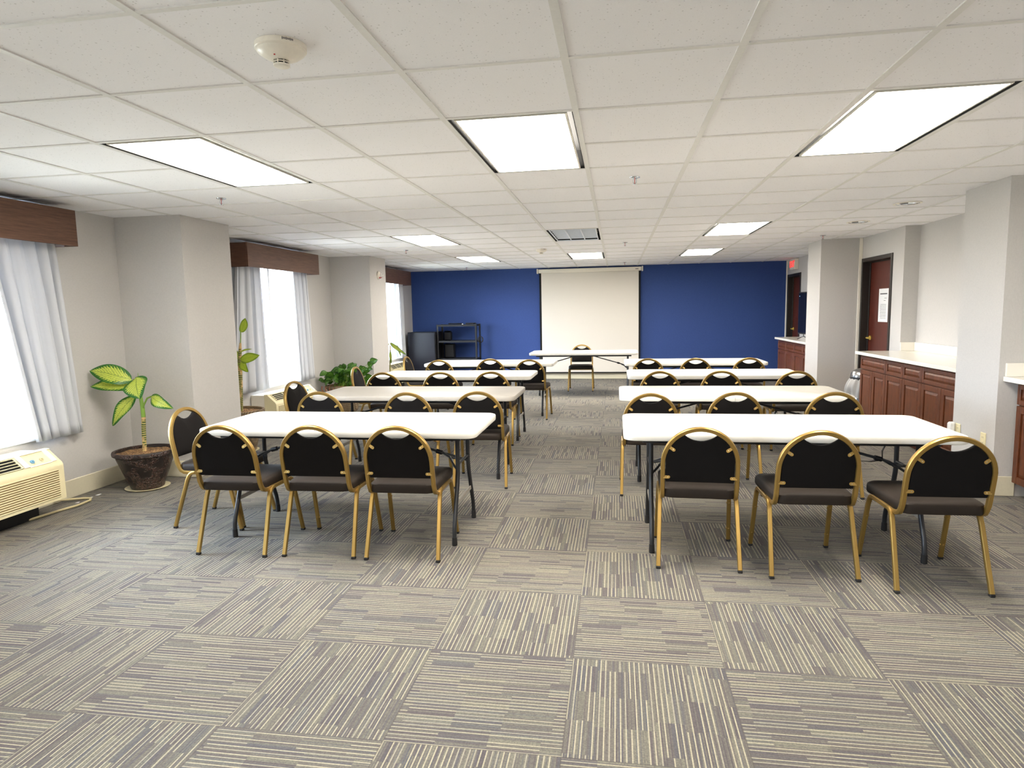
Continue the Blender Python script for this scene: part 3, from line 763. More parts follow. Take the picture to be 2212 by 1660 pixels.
# ------------------------------------------------------------------ banquet chairs
SQ = [(-.012, -.007), (-.009, -.0108), (.009, -.0108), (.012, -.007), (.012, .007), (.009, .0108), (-.009, .0108), (-.012, .007)]
def yb(z): return -.205 - (z - .41) * .2
def hoop_pt(a, A=.196, B=.198, zc=.602):   # a from 0 (right side) to pi (left side)
    return A * math.cos(a), zc + B * math.sin(a)
def make_chair():
    t0 = thing('banquet_chair', 'x', 'chair', (0, 0, 0), 0, 'gold framed banquet chairs')
    # seat cushion
    b = MB()
    def ol(k, dz=0):
        o = []
        for x, y in rrect(.208 * 1, .229, .06, 6):
            w = 1 + .03 * (y / .229); o.append((x * w * k, .013 + y * k))
        return o
    rs = []
    for k, z in ((.93, .3950), (.985, .3985), (1.0, .408), (1.0, .433), (.985, .446), (.94, .4535), (.80, .458), (.5, .4605), (.2, .461)):
        rs.append([(x, y, z + (.002 if y > 0 else 0)) for x, y in ol(k)])
    rings(b, rs); b.build('seat', M['seat'], t0)
    b = MB()
    for y in (-.06, .13): b.bbox(-.194, .194, y - .012, y + .012, .376, .3948, .002)
    b.build('seat_frame', M['gold'], t0)
    # hoop
    pts = []
    J = [(.196, -.085, .392), (.196, -.135, .391), (.196, -.165, .394), (.196, -.187, .405), (.196, -.200, .425)]
    zs = [.455, .49, .53, .57]
    right = J + [(.1965, yb(z), z) for z in zs]
    top = []
    for i in range(1, 24):
        x, z = hoop_pt(PI * i / 24); top.append((x, yb(z), z))
    left = [(-x, y, z) for x, y, z in reversed(right)]
    pts = right + [(.196, yb(.602), .602)] + top + [(-.196, yb(.602), .602)] + left
    b = MB(); b.tube(pts, 0, sec=[(u * 1.0, v * 1.15) for u, v in SQ], up=(1, 0, 0)); b.build('back_frame', M['gold'], t0)
    # backrest panel
    A, B, zc = .183, .186, .602
    out = [(-.183, .478), (.183, .478)]
    out = []
    for i in range(9): out.append((-.180 + .360 * i / 8, .494))
    for i in range(5): out.append((.1815, .506 + .094 * i / 4))
    a1 = math.acos(.086 / A)
    for i in range(1, 13):
        a = a1 * i / 12; out.append((A * math.cos(a), zc + B * math.sin(a)))
    z1 = zc + B * math.sin(a1)
    for i in range(1, 10):
        u = i / 10; x = .086 - .172 * u; out.append((x, z1 - .034 * math.sin(PI * u) ** .8))
    for i in range(12, 0, -1):
        a = a1 * i / 12; out.append((-A * math.cos(a), zc + B * math.sin(a)))
    for i in range(4, -1, -1): out.append((-.1815, .506 + .094 * i / 4))
    cx, cz = 0, .60
    def rg(k, dy, ex=0):
        o = []
        for x, z in out:
            X = cx + (x - cx) * k; Zz = cz + (z - cz) * k; o.append((X, yb(Zz) + dy, Zz))
        return o
    b = MB(); rs = [rg(.5, -.009), rg(.97, -.009), rg(1, -.006), rg(1, .006), rg(.97, .014), rg(.88, .020), rg(.6, .025), rg(.2, .027)]
    rings(b, rs); bk = b.build('backrest', M['back'], t0)
    # fixing brackets
    for (bx, bz, ang) in ((.178, .522, 0), (-.178, .522, PI), (.150, .688, .62), (-.150, .688, PI - .62)):
        b = MB()
        Tm = Matrix.Translation((bx, yb(bz) - .0095, bz)) @ Matrix.Rotation(-.2, 4, 'X') @ Matrix.Rotation(-ang, 4, 'Y')
        pr = [(.016, -.0085), (.016, .0085), (-.012, .0085)] + [(-.012 + .0085 * math.cos(a), .0085 * math.sin(a)) for a in [PI / 2 + PI * i / 6 for i in range(1, 6)]] + [(-.012, -.0085)]
        vs = [(x, -.003, z) for x, z in pr] + [(x, 0, z) for x, z in pr]; n = len(pr)
        b.add(vs, [tuple(range(n)), tuple(range(n, 2 * n))[::-1]] + [(i, (i + 1) % n, n + (i + 1) % n, n + i) for i in range(n)], 0, False, Tm)
        br = b.build('bracket', M['gold'], t0)
        b = MB(); b.lathe([(0, 0), (.0032, 0), (.0026, .0016), (0, .002)], 10, T=Tm @ Matrix.Translation((-.008, -.003, 0)) @ Matrix.Rotation(PI / 2, 4, 'X')); b.build('screw', M['screw'], br)
    for s in (-1, 1):
        b = MB(); b.tube([(s * .207, -.078, .3935), (s * .207, .112, .3935)], 0, sec=SQ, up=(0, 0, 1)); b.build('side_rail', M['gold'], t0)
        rear = [(s * .218, -.248, .014), (s * .2095, -.140, .335), (s * .208, -.127, .365), (s * .2072, -.113, .382), (s * .207, -.097, .391), (s * .207, -.0785, .3935)]
        front = [(s * .218, .248, .014), (s * .2095, .168, .335), (s * .208, .157, .365), (s * .2072, .145, .382), (s * .207, .130, .391), (s * .207, .1125, .3935)]
        for k, pp in enumerate((rear, front)):
            b = MB(); b.tube(pp, 0, sec=SQ, up=(s, 0, 0))
            if k == 1:
                for u in (.24, .78):
                    p = Vector(pp[0]).lerp(Vector(pp[1]), u); b.lathe([(0, 0), (.005, 0), (.004, .005), (0, .006)], 8, T=Matrix.Translation(p + Vector((-s * .011, 0, 0))) @ Matrix.Rotation(-s * PI / 2, 4, 'Y'))
                    b.lathe([(0, 0), (.005, 0), (.004, .005), (0, .006)], 8, T=Matrix.Translation(p + Vector((0, -.0105, 0))) @ Matrix.Rotation(PI / 2, 4, 'X'))
            lg = b.build('leg', M['gold'], t0)
            b = MB(); q = pp[0]; b.bbox(q[0] - .0125, q[0] + .0125, q[1] - .0125, q[1] + .0125, 0, .015, .003); b.build('foot_cap', M['rubber'], lg)
    return t0
ch0 = make_chair(); used = False
def chair(label, x, y, deg=0.0):
    global used
    label = 'black and gold banquet chair, ' + label
    if not used:
        ch0.location = (x, y, 0); ch0.rotation_euler = (0, 0, math.radians(deg)); ch0['label'] = label; used = True; return ch0
    return dup(ch0, (x, y, 0), math.radians(deg), label)
D = .27
chair('nearest left table, leftmost on its near side', -2.315, 3.712, 0.5)
chair('nearest left table, middle of its near side', -1.768, 3.742, 1.5)
chair('nearest left table, right one by the aisle', -1.248, 3.748, 1)
chair('nearest right table, left one by the aisle', .457, 3.80, -2)
chair('nearest right table, middle of its near side', 1.028, 3.737, 1.5)
chair('nearest right table, rightmost, closest to the right pillar', 1.604, 3.624, 1)
chair('second left table, leftmost on its near side', -2.466, 5.029 + D, 2)
chair('second left table, middle of its near side', -1.676, 4.989 + D, 0)
chair('second left table, right one by the aisle', -1.128, 5.053 + D, 4)
chair('third left table, leftmost on its near side', -2.519, 6.71 + D, 0)
chair('third left table, middle of its near side', -1.894, 6.736 + D, 3)
chair('third left table, right one by the aisle', -1.329, 6.764 + D, 0)
chair('farthest left table, leftmost on its near side', -2.379, 8.476 + D, 0)
chair('farthest left table, middle of its near side', -1.698, 8.62 + D, 0)
chair('farthest left table, right one by the aisle', -1.125, 8.44 + D, -2)
chair('second right table, left one by the aisle', .257, 4.948 + D, 0)
chair('second right table, middle of its near side', .879, 5.03 + D, 2)
chair('second right table, rightmost on its near side', 1.602, 5.03 + D, -2)
chair('third right table, left one by the aisle', .442, 6.735 + D, 0)
chair('third right table, middle of its near side', 1.064, 6.756 + D, -3)
chair('third right table, rightmost on its near side', 1.756, 6.694 + D, 0)
chair('farthest right table, left one by the aisle', .404, 8.477 + D, 0)
chair('farthest right table, middle of its near side', .999, 8.473 + D, 0)
chair('farthest right table, rightmost on its near side', 1.653, 8.485 + D, 0)
chair('turned sideways at the left end of the nearest table', -2.762, 4.12, -90)
chair('turned sideways at the left end of the second left table', -2.84, 5.83, -94)
chair('turned sideways at the left end of the third left table', -2.87, 7.47, -86)
chair('turned sideways at the left end of the farthest left table', -2.80, 9.2, -90)
chair('facing the room behind the lone table by the screen', -.632, 11.74, 180)

# ------------------------------------------------------------------ cabinets and counters
def panel_door(b, xf, y0, y1, z0, z1, st=.05):
    """raised-panel front facing -x at x=xf"""
    b.bbox(xf - .020, xf, y0, y0 + st, z0, z1, .003); b.bbox(xf - .020, xf, y1 - st, y1, z0, z1, .003)
    b.bbox(xf - .020, xf, y0 + st, y1 - st, z0, z0 + st, .003); b.bbox(xf - .020, xf, y0 + st, y1 - st, z1 - st, z1, .003)
    ya, yb_, za, zb_ = y0 + st, y1 - st, z0 + st, z1 - st
    g = min(.028, (yb_ - ya) * .3, (zb_ - za) * .3)
    vs = [(xf - .006, ya, za), (xf - .006, yb_, za), (xf - .006, yb_, zb_), (xf - .006, ya, zb_), (xf - .017, ya + g, za + g), (xf - .017, yb_ - g, za + g), (xf - .017, yb_ - g, zb_ - g), (xf - .017, ya + g, zb_ - g)]
    b.add(vs, [(0, 1, 5, 4), (1, 2, 6, 5), (2, 3, 7, 6), (3, 0, 4, 7), (4, 5, 6, 7)])
    b.box(xf - .0055, xf, ya, yb_, za, zb_)
def cabinet(label, y0, y1, drawers, doors, group, xf=2.87, depth=3.44, ztop=.864):
    t0 = thing('base_cabinet', label, 'cabinet', ((xf + depth) / 2, (y0 + y1) / 2, 0), group=group)
    ox, oy = (xf + depth) / 2, (y0 + y1) / 2
    b = MB(); b.box(xf - ox, depth - ox, y0 - oy, y1 - oy, .11, ztop); b.build('carcass', M['cherry'], t0)
    b = MB(); b.box(xf + .075 - ox, depth - ox, y0 - oy, y1 - oy, 0.001, .1095); b.build('toe_kick', M['cherry'], t0)
    for nm, sp, za, zb_ in (('drawer', drawers, .700, .848), ('door', doors, .118, .690)):
        a = y0
        for w in sp:
            b = MB(); panel_door(b, xf - ox - .0005, a - oy + .004, a + w - oy - .004, za, zb_, .036 if nm == 'drawer' else .052); b.build(nm, M['cherry'], t0); a += w
gA = 'cherry base cabinets under the middle counter'
cabinet('cherry base cabinet with one wide drawer, next to the steel bin', 7.447, 8.17, [.723], [.361, .362], gA)
cabinet('cherry base cabinet with two small drawers, middle of its counter', 6.614, 7.446, [.416, .416], [.416, .416], gA)
cabinet('cherry base cabinet with one wide drawer, against the wide pillar', 5.852, 6.613, [.761], [.380, .381], gA)
def counter(label, x0, x1, y0, y1, splash, z=.90):
    t0 = thing('countertop', label, 'countertop', ((x0 + x1) / 2, (y0 + y1) / 2, 0), group='white stone countertops')
    ox, oy = (x0 + x1) / 2, (y0 + y1) / 2
    b = MB(); b.bbox(x0 - ox, x1 - ox, y0 - oy, y1 - oy, z - .035, z, .003); b.build('slab', M['quartz'], t0)
    for s in splash:
        b = MB(); b.bbox(s[0] - ox, s[1] - ox, s[2] - oy, s[3] - oy, z + .0005, z + .10, .002); b.build('backsplash', M['quartz'], t0)
counter('long white stone countertop between the wide pillar and the door', 2.80, 3.282, 5.853, 8.215, [])
# widened section reaching the recessed wall
b = MB(); b.bbox(3.2825, 3.449, 5.853, 8.198, .865, .90, .0005)
ct = [o for o in COL.objects if o.name.startswith('countertop')][-1]
o = b.build('rear_slab', M['quartz'], ct); o.matrix_parent_inverse = Matrix.Translation(ct.location).inverted()
for s in ((3.43, 3.449, 5.853, 8.179), (3.284, 3.4485, 8.18, 8.1985)):
    b = MB(); b.bbox(*s, .9005, 1.0, .002); o = b.build('backsplash', M['quartz'], ct); o.matrix_parent_inverse = Matrix.Translation(ct.location).inverted()
gB = 'cherry base cabinets under the far counter'
cabinet('cherry base cabinet under the far counter, next to the far pillar', 10.102, 11.10, [.499, .499], [.499, .499], gB, 2.87, 3.345)
cabinet('cherry base cabinet at the far end of the far counter near the blue wall', 11.102, 12.14, [.519, .519], [.519, .519], gB, 2.87, 3.345)
counter('white stone countertop at the far right carrying the television', 2.80, 3.348, 10.102, 12.19, [])
gC = 'cherry base cabinets at the right edge of the room'
cabinet('cherry base cabinet at the right edge of the picture beside the wide pillar', 4.48, 5.195, [.357, .358], [.357, .358], gC, 2.905, 3.44)
cabinet('cherry base cabinet continuing toward the camera on the right', 3.56, 4.478, [.459, .459], [.459, .459], gC, 2.905, 3.44)
counter('white stone countertop at the right edge of the picture', 2.81, 3.449, 3.52, 5.2385, [(2.82, 3.43, 5.219, 5.2385), (3.431, 3.449, 3.55, 5.2385)])

# doors
def door(n, label, xw, y0, y1, slab_x, paper=False):
    t0 = bpy.data.objects.new('door_%d' % n, None); COL.objects.link(t0); struct(t0, label, 'door')
    b = MB(); f = .05
    b.bbox(xw - .012, slab_x + .05, y0, y0 + f, 0, DZ, .003); b.bbox(xw - .012, slab_x + .05, y1 - f, y1, 0, DZ, .003); b.bbox(xw - .012, slab_x + .05, y0 + f, y1 - f, DZ - f, DZ, .003)
    b.bbox(slab_x - .016, slab_x - .001, y0 + f, y0 + f + .014, 0, DZ - f, .002); b.bbox(slab_x - .016, slab_x - .001, y1 - f - .014, y1 - f, 0, DZ - f, .002); b.bbox(slab_x - .016, slab_x - .001, y0 + f, y1 - f, DZ - f - .014, DZ - f, .002)
    b.build('door_frame', M['doorframe'], t0)
    b = MB(); b.bbox(slab_x, slab_x + .045, y0 + f + .002, y1 - f - .002, .006, DZ - f - .002, .002); b.build('door_slab', M['doorwood'], t0)
    hy = y1 - f - .07
    b = MB(); b.lathe([(0, 0), (.032, 0), (.030, -.008), (.012, -.010), (.012, -.045), (0, -.045)], 20, T=Matrix.Translation((slab_x, hy, 1.0)) @ Matrix.Rotation(PI / 2, 4, 'Y'))
    b.tube([(slab_x - .045, hy + .01, 1.0), (slab_x - .052, hy - .03, 1.0), (slab_x - .050, hy - .11, .995)], .010, 10, taper=[1, 1, .8])
    b.build('lever_handle', M['brass'], t0)
    return t0
door(1, 'mahogany door with a paper notice, right of the far pillar', 3.284, D1[0], D1[1], 3.38)
door(2, 'mahogany door under the red exit sign at the far right', 3.35, D2[0], D2[1], 3.45)
t0 = thing('paper_notice', 'white paper notice with printed lines taped to the mahogany door', 'notice', (3.377, 8.985, 1.22))
b = MB(); b.box(0, .0012, -.15, .15, 0, .425); b.build('sheet', M['paper'], t0)
b = MB(); random.seed(3)
b.box(-.0006, 0, -.11, .11, .352, .366)
for k in range(2): b.box(-.0006, 0, -.10 + .03 * k, -.03 + .02 * k, .30 - .03 * k, .305 - .03 * k)
for k in range(14):
    z = .225 - k * .014; a = -.09
    while a < .08:
        w = random.uniform(.012, .04); b.box(-.0006, 0, a, min(.10, a + w), z, z + .004); a += w + .006
b.build('printed_lines', M['ink'], t0)

# exit sign
t0 = thing('exit_sign', 'illuminated red EXIT sign above the far right door', 'exit sign', (3.349, 13.04, 2.225))
b = MB(); b.bbox(-.075, 0, -.16, .16, -.10, .10, .006); b.build('housing', M['offwhite'], t0)
def text(s, size, ext, mat, parent, Tm, name='lettering'):
    cu = bpy.data.curves.new(name, 'FONT'); cu.body = s; cu.size = size; cu.extrude = ext; cu.align_x = 'CENTER'; cu.align_y = 'CENTER'; cu.offset = size * .015
    tmp = bpy.data.objects.new('tmp', cu); COL.objects.link(tmp)
    dg = bpy.context.evaluated_depsgraph_get(); me = bpy.data.meshes.new_from_object(tmp.evaluated_get(dg))
    bpy.data.objects.remove(tmp); me.transform(Tm); me.materials.clear(); me.materials.append(mat)
    o = bpy.data.objects.new(name, me); COL.objects.link(o); o.parent = parent; return o
# text facing -x : local x -> -y, local y -> z
R_ = Matrix(((0, 0, -1, -.0765), (-1, 0, 0, 0), (0, 1, 0, 0), (0, 0, 0, 1)))
text('EXIT', .165, .001, M['exitred'], t0, R_)

# television
t0 = thing('television', 'black flat television standing on the far right countertop', 'television', (3.06, 10.85, .9), math.radians(6))
b = MB(); b.bbox(-.02, .03, -.56, .56, .085, .77, .006); b.build('casing', M['black'], t0)
b = MB(); b.box(-.0215, -.0202, -.54, .54, .11, .75); b.build('screen_panel', M['blackgloss'], t0)
b = MB()
for s in (-1, 1): b.tube([(-.09, s * .38, .006), (0, s * .36, .05), (.0, s * .36, .09)], .006, 8); b.tube([(.10, s * .38, .006), (0, s * .36, .05)], .006, 8)
b.build('stand_feet', M['black'], t0)
b = MB(); b.box(-.0225, -.0216, .50, .508, .70, .708); b.build('indicator', M['led'], t0)

# stainless bin with liner
t0 = thing('waste_bin', 'domed stainless steel waste bin with a white liner beside the door', 'waste bin', (3.00, 8.47, 0))
b = MB(); b.lathe([(0, .001), (.135, .001), (.145, .02), (.150, .44), (.146, .445), (.0, .445)], 36); b.build('body', M['stainless'], t0)
b = MB(); b.lathe([(0, .4455), (.143, .4455), (.152, .455), (.153, .565), (.0, .565)], 36); b.build('lid_collar', M['steel'], t0)
b = MB(); b.lathe([(.152, .5655), (.152, .575), (.145, .605), (.125, .635), (.09, .658), (.045, .670), (0, .673)], 36); b.build('dome_lid', M['stainless'], t0)
b = MB()
def bag(u, v):
    a = u * 2 * PI; r = .153 + .020 * math.sin(PI * min(1, v * 1.1)) + .012 * math.sin(a * 9 + v * 3) * v + .06 * v * max(0, math.cos(a - PI * 1.1)) + .008 * math.sin(a * 17)
    return (r * math.cos(a), r * math.sin(a), .545 - .15 * v - .03 * math.sin(a * 5) * v - .05 * v * max(0, math.cos(a - PI * 1.1)))
b.grid(bag, 90, 14, uv=False); o = b.build('liner', M['bag'], t0, fixn=False)

# ------------------------------------------------------------------ projection screen, shelf, cabinet
t0 = thing('projection_screen', 'pull-down projection screen on the blue wall', 'projection screen', (-.545, YB - .06, 0))
b = MB(); b.bbox(-1.06, 1.05, -.045, .045, 2.225, 2.305, .01); b.build('case', M['offwhite'], t0)
for s in (-1, 1):
    b = MB(); x = s * 1.075 - .005; b.bbox(x - .014, x + .014, -.05, .05, 2.215, 2.315, .006); b.build('end_cap', M['offwhite'], t0)
b = MB(); b.box(-1.045, 1.035, -.0005, .0005, .15, 2.224); b.build('black_border', M['dark'], t0)
b = MB(); b.box(-1.005, .998, -.0022, -.0007, .152, 2.2245); b.build('viewing_surface', M['screen'], t0)
b = MB(); b.tube([(-1.05, 0, .14), (1.04, 0, .14)], .010, 10); b.build('bottom_bar', M['black'], t0)
b = MB(); b.box(.93, .99, -.0458, -.0452, 2.255, 2.268); b.build('maker_mark', M['ink'], t0)
b = MB(); b.tube([(.02, -.012, .128), (.03, -.014, .10), (.05, -.014, .095), (.06, -.012, .125)], .002, 6); b.build('pull_loop', M['cord'], t0)

t0 = thing('storage_cabinet', 'low matt black cabinet in the far left corner', 'cabinet', (-4.02, 13.32, 0))
b = MB(); b.bbox(-.30, .30, -.27, .27, .02, 1.05, .006); b.build('body', M['black'], t0)
b = MB(); b.bbox(-.29, .285, -.284, -.2705, .04, 1.035, .004); b.build('door', plain('satin_black_panel', rgb(34, 36, 48), .30), t0)
b = MB(); b.box(-.28, .28, -.25, .25, 0.001, .0195); b.build('plinth', M['dark'], t0)

t0 = thing('metal_shelving', 'black metal shelving unit against the blue wall', 'shelving', (-3.285, 13.33, 0))
for sx in (-1, 1):
    for sy in (-1, 1):
        b = MB(); x = sx * .41; y = sy * .20
        b.box(x - .018, x + .018, y - .002, y + .002, 0.001, 1.20); b.box(x - sx * 0 - .002 + sx * .016, x + .002 + sx * .016, y - .002 - (.03 if sy > 0 else 0), y + .002 + (.03 if sy < 0 else 0), 0.001, 1.20)
        b.build('post', M['steel'] if sy < 0 else M['black'], t0)
for z in (.12, .49, .86, 1.195):
    b = MB(); b.box(-.39, .39, -.1975, -.193, z - .038, z); b.box(-.39, .39, .193, .1975, z - .038, z); b.box(-.391, -.387, -.19, .19, z - .038, z); b.box(.387, .391, -.19, .19, z - .038, z)
    b.build('shelf_beam', M['steel'], t0)
    b = MB(); b.box(-.386, .386, -.192, .192, z - .012, z - .004); b.build('shelf_board', M['black'], t0)
def scribble(label, loc, n, r, R, seed, flat=.3):
    random.seed(seed); pts = []
    for i in range(n * 14):
        a = i / 14 * 2 * PI; rr = R * random.uniform(.8, 1.05); pts.append((rr * math.cos(a), rr * flat * math.sin(a), .008 + .018 * (i / (n * 14)) + .006 * random.random()))
    b = MB(); b.tube(pts, r, 6); o = b.build('cable_coil', M['rubber'], None, loc); tag(o, label, 'cable', 'black cable coils'); return o
scribble('tangle of black cable on top of the metal shelving, right part', (-3.02, 13.33, 1.192), 5, .005, .11, 5, .8)
scribble('thin black cable lying on top of the metal shelving, left part', (-3.34, 13.33, 1.192), 3, .004, .16, 9, .5)
random.seed(4); b = MB(); pts = [(.004 * math.sin(i), (.055 + .012 * math.sin(i * 1.7)) * math.cos(i * .45), (.065 + .008 * math.sin(i * 2.3)) * math.sin(i * .45)) for i in range(70)]
b.tube(pts, .005, 6); o = b.build('cable_coil', M['rubber'], None, (-2.795, 13.20, .88)); o.rotation_euler = (0, 0, math.radians(75)); tag(o, 'round coil of black cable hooked on the right post of the shelving', 'cable', 'black cable coils')
b = MB(); b.lathe([(.004, 0), (.013, 0), (.014, .012), (.008, .02), (0, .022)], 12); o = b.build('cable_plug', M['white'], None, (-3.17, 13.20, 1.1935)); tag(o, 'tiny white plug on the top shelf of the black shelving', 'plug')
t0 = thing('equipment_case', 'dark tall case with rounded shoulder standing inside the shelving', 'case', (-3.545, 13.44, .8575))
b = MB(); b.bbox(-.085, .075, -.06, .06, 0, .19, .02); b.bbox(-.075, .06, -.055, .055, .188, .205, .008); b.build('shell', M['black'], t0)
t0 = thing('equipment_case', 'second dark case on the lower shelf of the metal shelving', 'case', (-3.52, 13.42, .4865))
b = MB(); b.bbox(-.10, .12, -.07, .07, 0, .30, .02); b.build('shell', M['black'], t0)

# alarm device on pillar 2
t0 = thing('fire_alarm_strobe', 'round white fire alarm device with a clear lens high on the far left pillar', 'fire alarm', (PX + .0005, 9.95, 2.06))
RY = Matrix.Rotation(PI / 2, 4, 'Y')
b = MB(); b.lathe([(0, 0), (.062, 0), (.062, .018), (.052, .028), (0, .030)], 32, T=RY); b.build('base', M['offwhite'], t0)
b = MB(); b.bbox(.030, .052, .01, .075, -.03, .03, .008); b.lathe([(0, .052), (.022, .052), (.018, .068), (0, .070)], 20, T=Matrix.Translation((0, .045, 0)) @ RY); b.build('strobe_lens', M['white'], t0)
b = MB(); b.box(.0522, .0526, .0, .03, -.045, -.032); b.bbox(.029, .034, -.03, .03, -.05, -.03, .002); b.build('red_lettering_band', M['red'], t0)

# outlets on the wide pillar
def outlet(label, y, z):
    t0 = thing('wall_outlet', label, 'outlet', (2.7798, y, z), group='cream duplex outlets on the wide pillar')
    b = MB(); b.bbox(-.006, 0, -.036, .036, -.058, .058, .003); p = b.build('cover_plate', M['cream'], t0)
    for dz in (-.021, .021):
        b = MB(); b.bbox(-.0075, -.006, -.017, .017, dz - .014, dz + .014, .001)
        r = b.build('socket', M['cream'], t0)
        b = MB(); b.box(-.0079, -.0076, -.008, -.005, dz - .004, dz + .005); b.box(-.0079, -.0076, .005, .008, dz - .004, dz + .005); b.build('slot', M['ink'], r)
outlet('cream outlet low on the wide pillar, nearer its camera-side corner', 5.385, .395)
outlet('cream outlet low on the wide pillar with a plug-in device beside it', 5.755, .40)
t0 = thing('plug_in_air_freshener', 'rounded white plug-in device on the wide pillar outlet', 'plug-in device', (2.7715, 5.80, .36))
b = MB(); b.bbox(-.052, -.0005, -.022, .022, 0, .105, .012); b.build('body', M['white'], t0)

# ------------------------------------------------------------------ plants
def leaf(b, base, tip, width, side, nrm_lift=.12, fold=.18, wav=0.0, nu=16, nv=8, tipw=1.0):
    base, tip, side = Vector(base), Vector(tip), Vector(side)
    ax = tip - base; L = ax.length; ax.normalize(); side = (side - ax * side.dot(ax)).normalized(); nr = ax.cross(side).normalized()
    if nr.z < 0 and abs(nr.z) > .2: nr = -nr
    def fn(u, v):
        w = math.sin(PI * min(1, max(0, u)) ** .82) ** .72 * (1 - .12 * u) * width / 2 if 0 < u < 1 else 0
        s = (v - .5) * 2
        bend = math.sin(PI * u) * nrm_lift * L
        return base + ax * (u * L) + side * (s * w) + nr * (bend + abs(s) * w * fold + wav * width * math.sin(9 * u + 2 * s) * abs(s))
    b.grid(fn, nu, nv)
def pot(t0, r=.262, h=.335, mat='pot', rb=.128, soilz=.03):
    b = MB(); b.lathe([(0, .012), (rb, .012), (rb + .006, .03), (rb + .01, .045), (rb * .42 + r * .5, h * .45), (r * .87, h * .78), (r * .90, h * .86), (r * .93, h * .875), (r * .99, h * .90), (r, h * .95), (r * .985, h * .99), (r * .93, h), (r * .90, h * .985), (r * .885, h - .045), (0, h - .05)], 48)
    b.build('pot', M[mat], t0)
    b = MB(); n = 40
    def fn(u, v): a = 2 * PI * v; rr = r * .89 * u; return (rr * math.cos(a), rr * math.sin(a), h - soilz + .012 * (1 - u) + .006 * math.sin(9 * a + 20 * u))
    b.grid(fn, 8, n, uv=False); b.build('soil', M['soil'], t0)
def saucer(t0, r=.20):
    b = MB(); b.lathe([(0, .001), (r * .9, .001), (r, .012), (r * .985, .013), (r * .89, .0045), (0, .0045)], 40); b.build('saucer', M['cream'], t0)

# plant 1: dieffenbachia
ox, oy = -3.985, 4.86
t0 = thing('dieffenbachia_plant', 'variegated dieffenbachia in an embossed brown pot in front of the near pillar', 'potted plant', (ox, oy, 0), group='potted plants by the windows')
saucer(t0, .175); pot(t0, .25)
b = MB(); b.tube([(-.005, 0, .30), (.0, 0, .40), (.004, .0, .50), (.012, 0, .612)], .017, 12); b.build('cane', M['cane'], t0)
b = MB(); b.tube([(.012, 0, .612), (.01, 0, .70), (.0, 0, .80), (-.002, 0, .90), (-.006, 0, .99)], .016, 10, taper=[1.1, 1, .8, .4, .08])
b.tube([(.008, 0, .67), (.035, -.01, .72), (.07, -.01, .775), (.11, -.01, .79)], .007, 8)
b.tube([(.0, 0, .78), (-.02, -.01, .80), (-.034, -.01, .80)], .006, 8); b.tube([(.0, 0, .80), (-.03, -.005, .86), (-.07, 0, .875)], .007, 8); b.tube([(0, 0, .80), (-.03, -.01, .90), (-.05, 0, .935)], .007, 8); b.tube([(0, 0, .80), (-.005, -.02, .90), (-.004, -.03, .955)], .006, 8)
b.build('stem', M['greenstem'], t0)
up = (0, 0, 1)
specs = [((-.048, -.02, .93), (-.375, -.10, 1.02), .155, (0, .55, 1), .12), ((-.068, .0, .872), (-.355, -.13, .888), .125, (0, .8, .8), .08), ((.002, -.03, .955), (.088, -.12, .785), .205, (1, .1, .35), .08),
         ((-.034, -.01, .80), (-.185, -.12, .555), .120, (1, -.1, -.35), .10), ((.11, -.01, .79), (.345, -.06, .695), .095, (.2, .3, 1), .16)]
for bs, tp, w, sd, lift in specs:
    b = MB(); leaf(b, bs, tp, w * 1.15, sd, lift, .10, .03, 22, 10); b.build('leaf', M['leaf'], t0, fixn=False)

# plant 2: tall dieffenbachia behind the near pillar
ox, oy = -4.03, 6.30
t0 = thing('tall_dieffenbachia_plant', 'tall bare-stemmed plant with lime leaves half hidden behind the near pillar', 'potted plant', (ox, oy, 0), group='potted plants by the windows')
saucer(t0, .21); pot(t0, .29, .455, 'basket', .18)
b = MB(); b.tube([(.05, 0, .41), (.063, 0, .62), (.070, 0, .80), (.080, 0, .98), (.09, 0, 1.08), (.10, 0, 1.17)], .024, 12, taper=[1, 1, 1, .95, .7, .4]); b.build('cane', M['cane'], t0)
b = MB(); b.tube([(.10, 0, 1.16), (.107, 0, 1.22), (.112, 0, 1.285)], .005, 8); b.build('stem', M['greenstem'], t0)
for bs, tp, w, sd, lift in [((.112, 0, 1.28), (.19, -.02, 1.43), .082, (1, 0, -.4), .05), ((.09, -.01, .985), (.34, -.05, 1.037), .10, (0, .2, 1), .05), ((.10, -.01, .98), (.19, -.04, .862), .085, (1, 0, .5), .1),
                            ((.08, 0, 1.06), (.25, -.03, 1.105), .022, (0, .6, 1), .12), ((.08, 0, 1.0), (-.06, -.05, 1.12), .09, (0, .5, 1), .15), ((.07, 0, .97), (.0, -.10, .88), .07, (1, 0, -.4), .1)]:
    b = MB(); leaf(b, bs, tp, w * 1.15, sd, lift, .12, .05, 20, 8); b.build('leaf', M['leaf2'], t0, fixn=False)

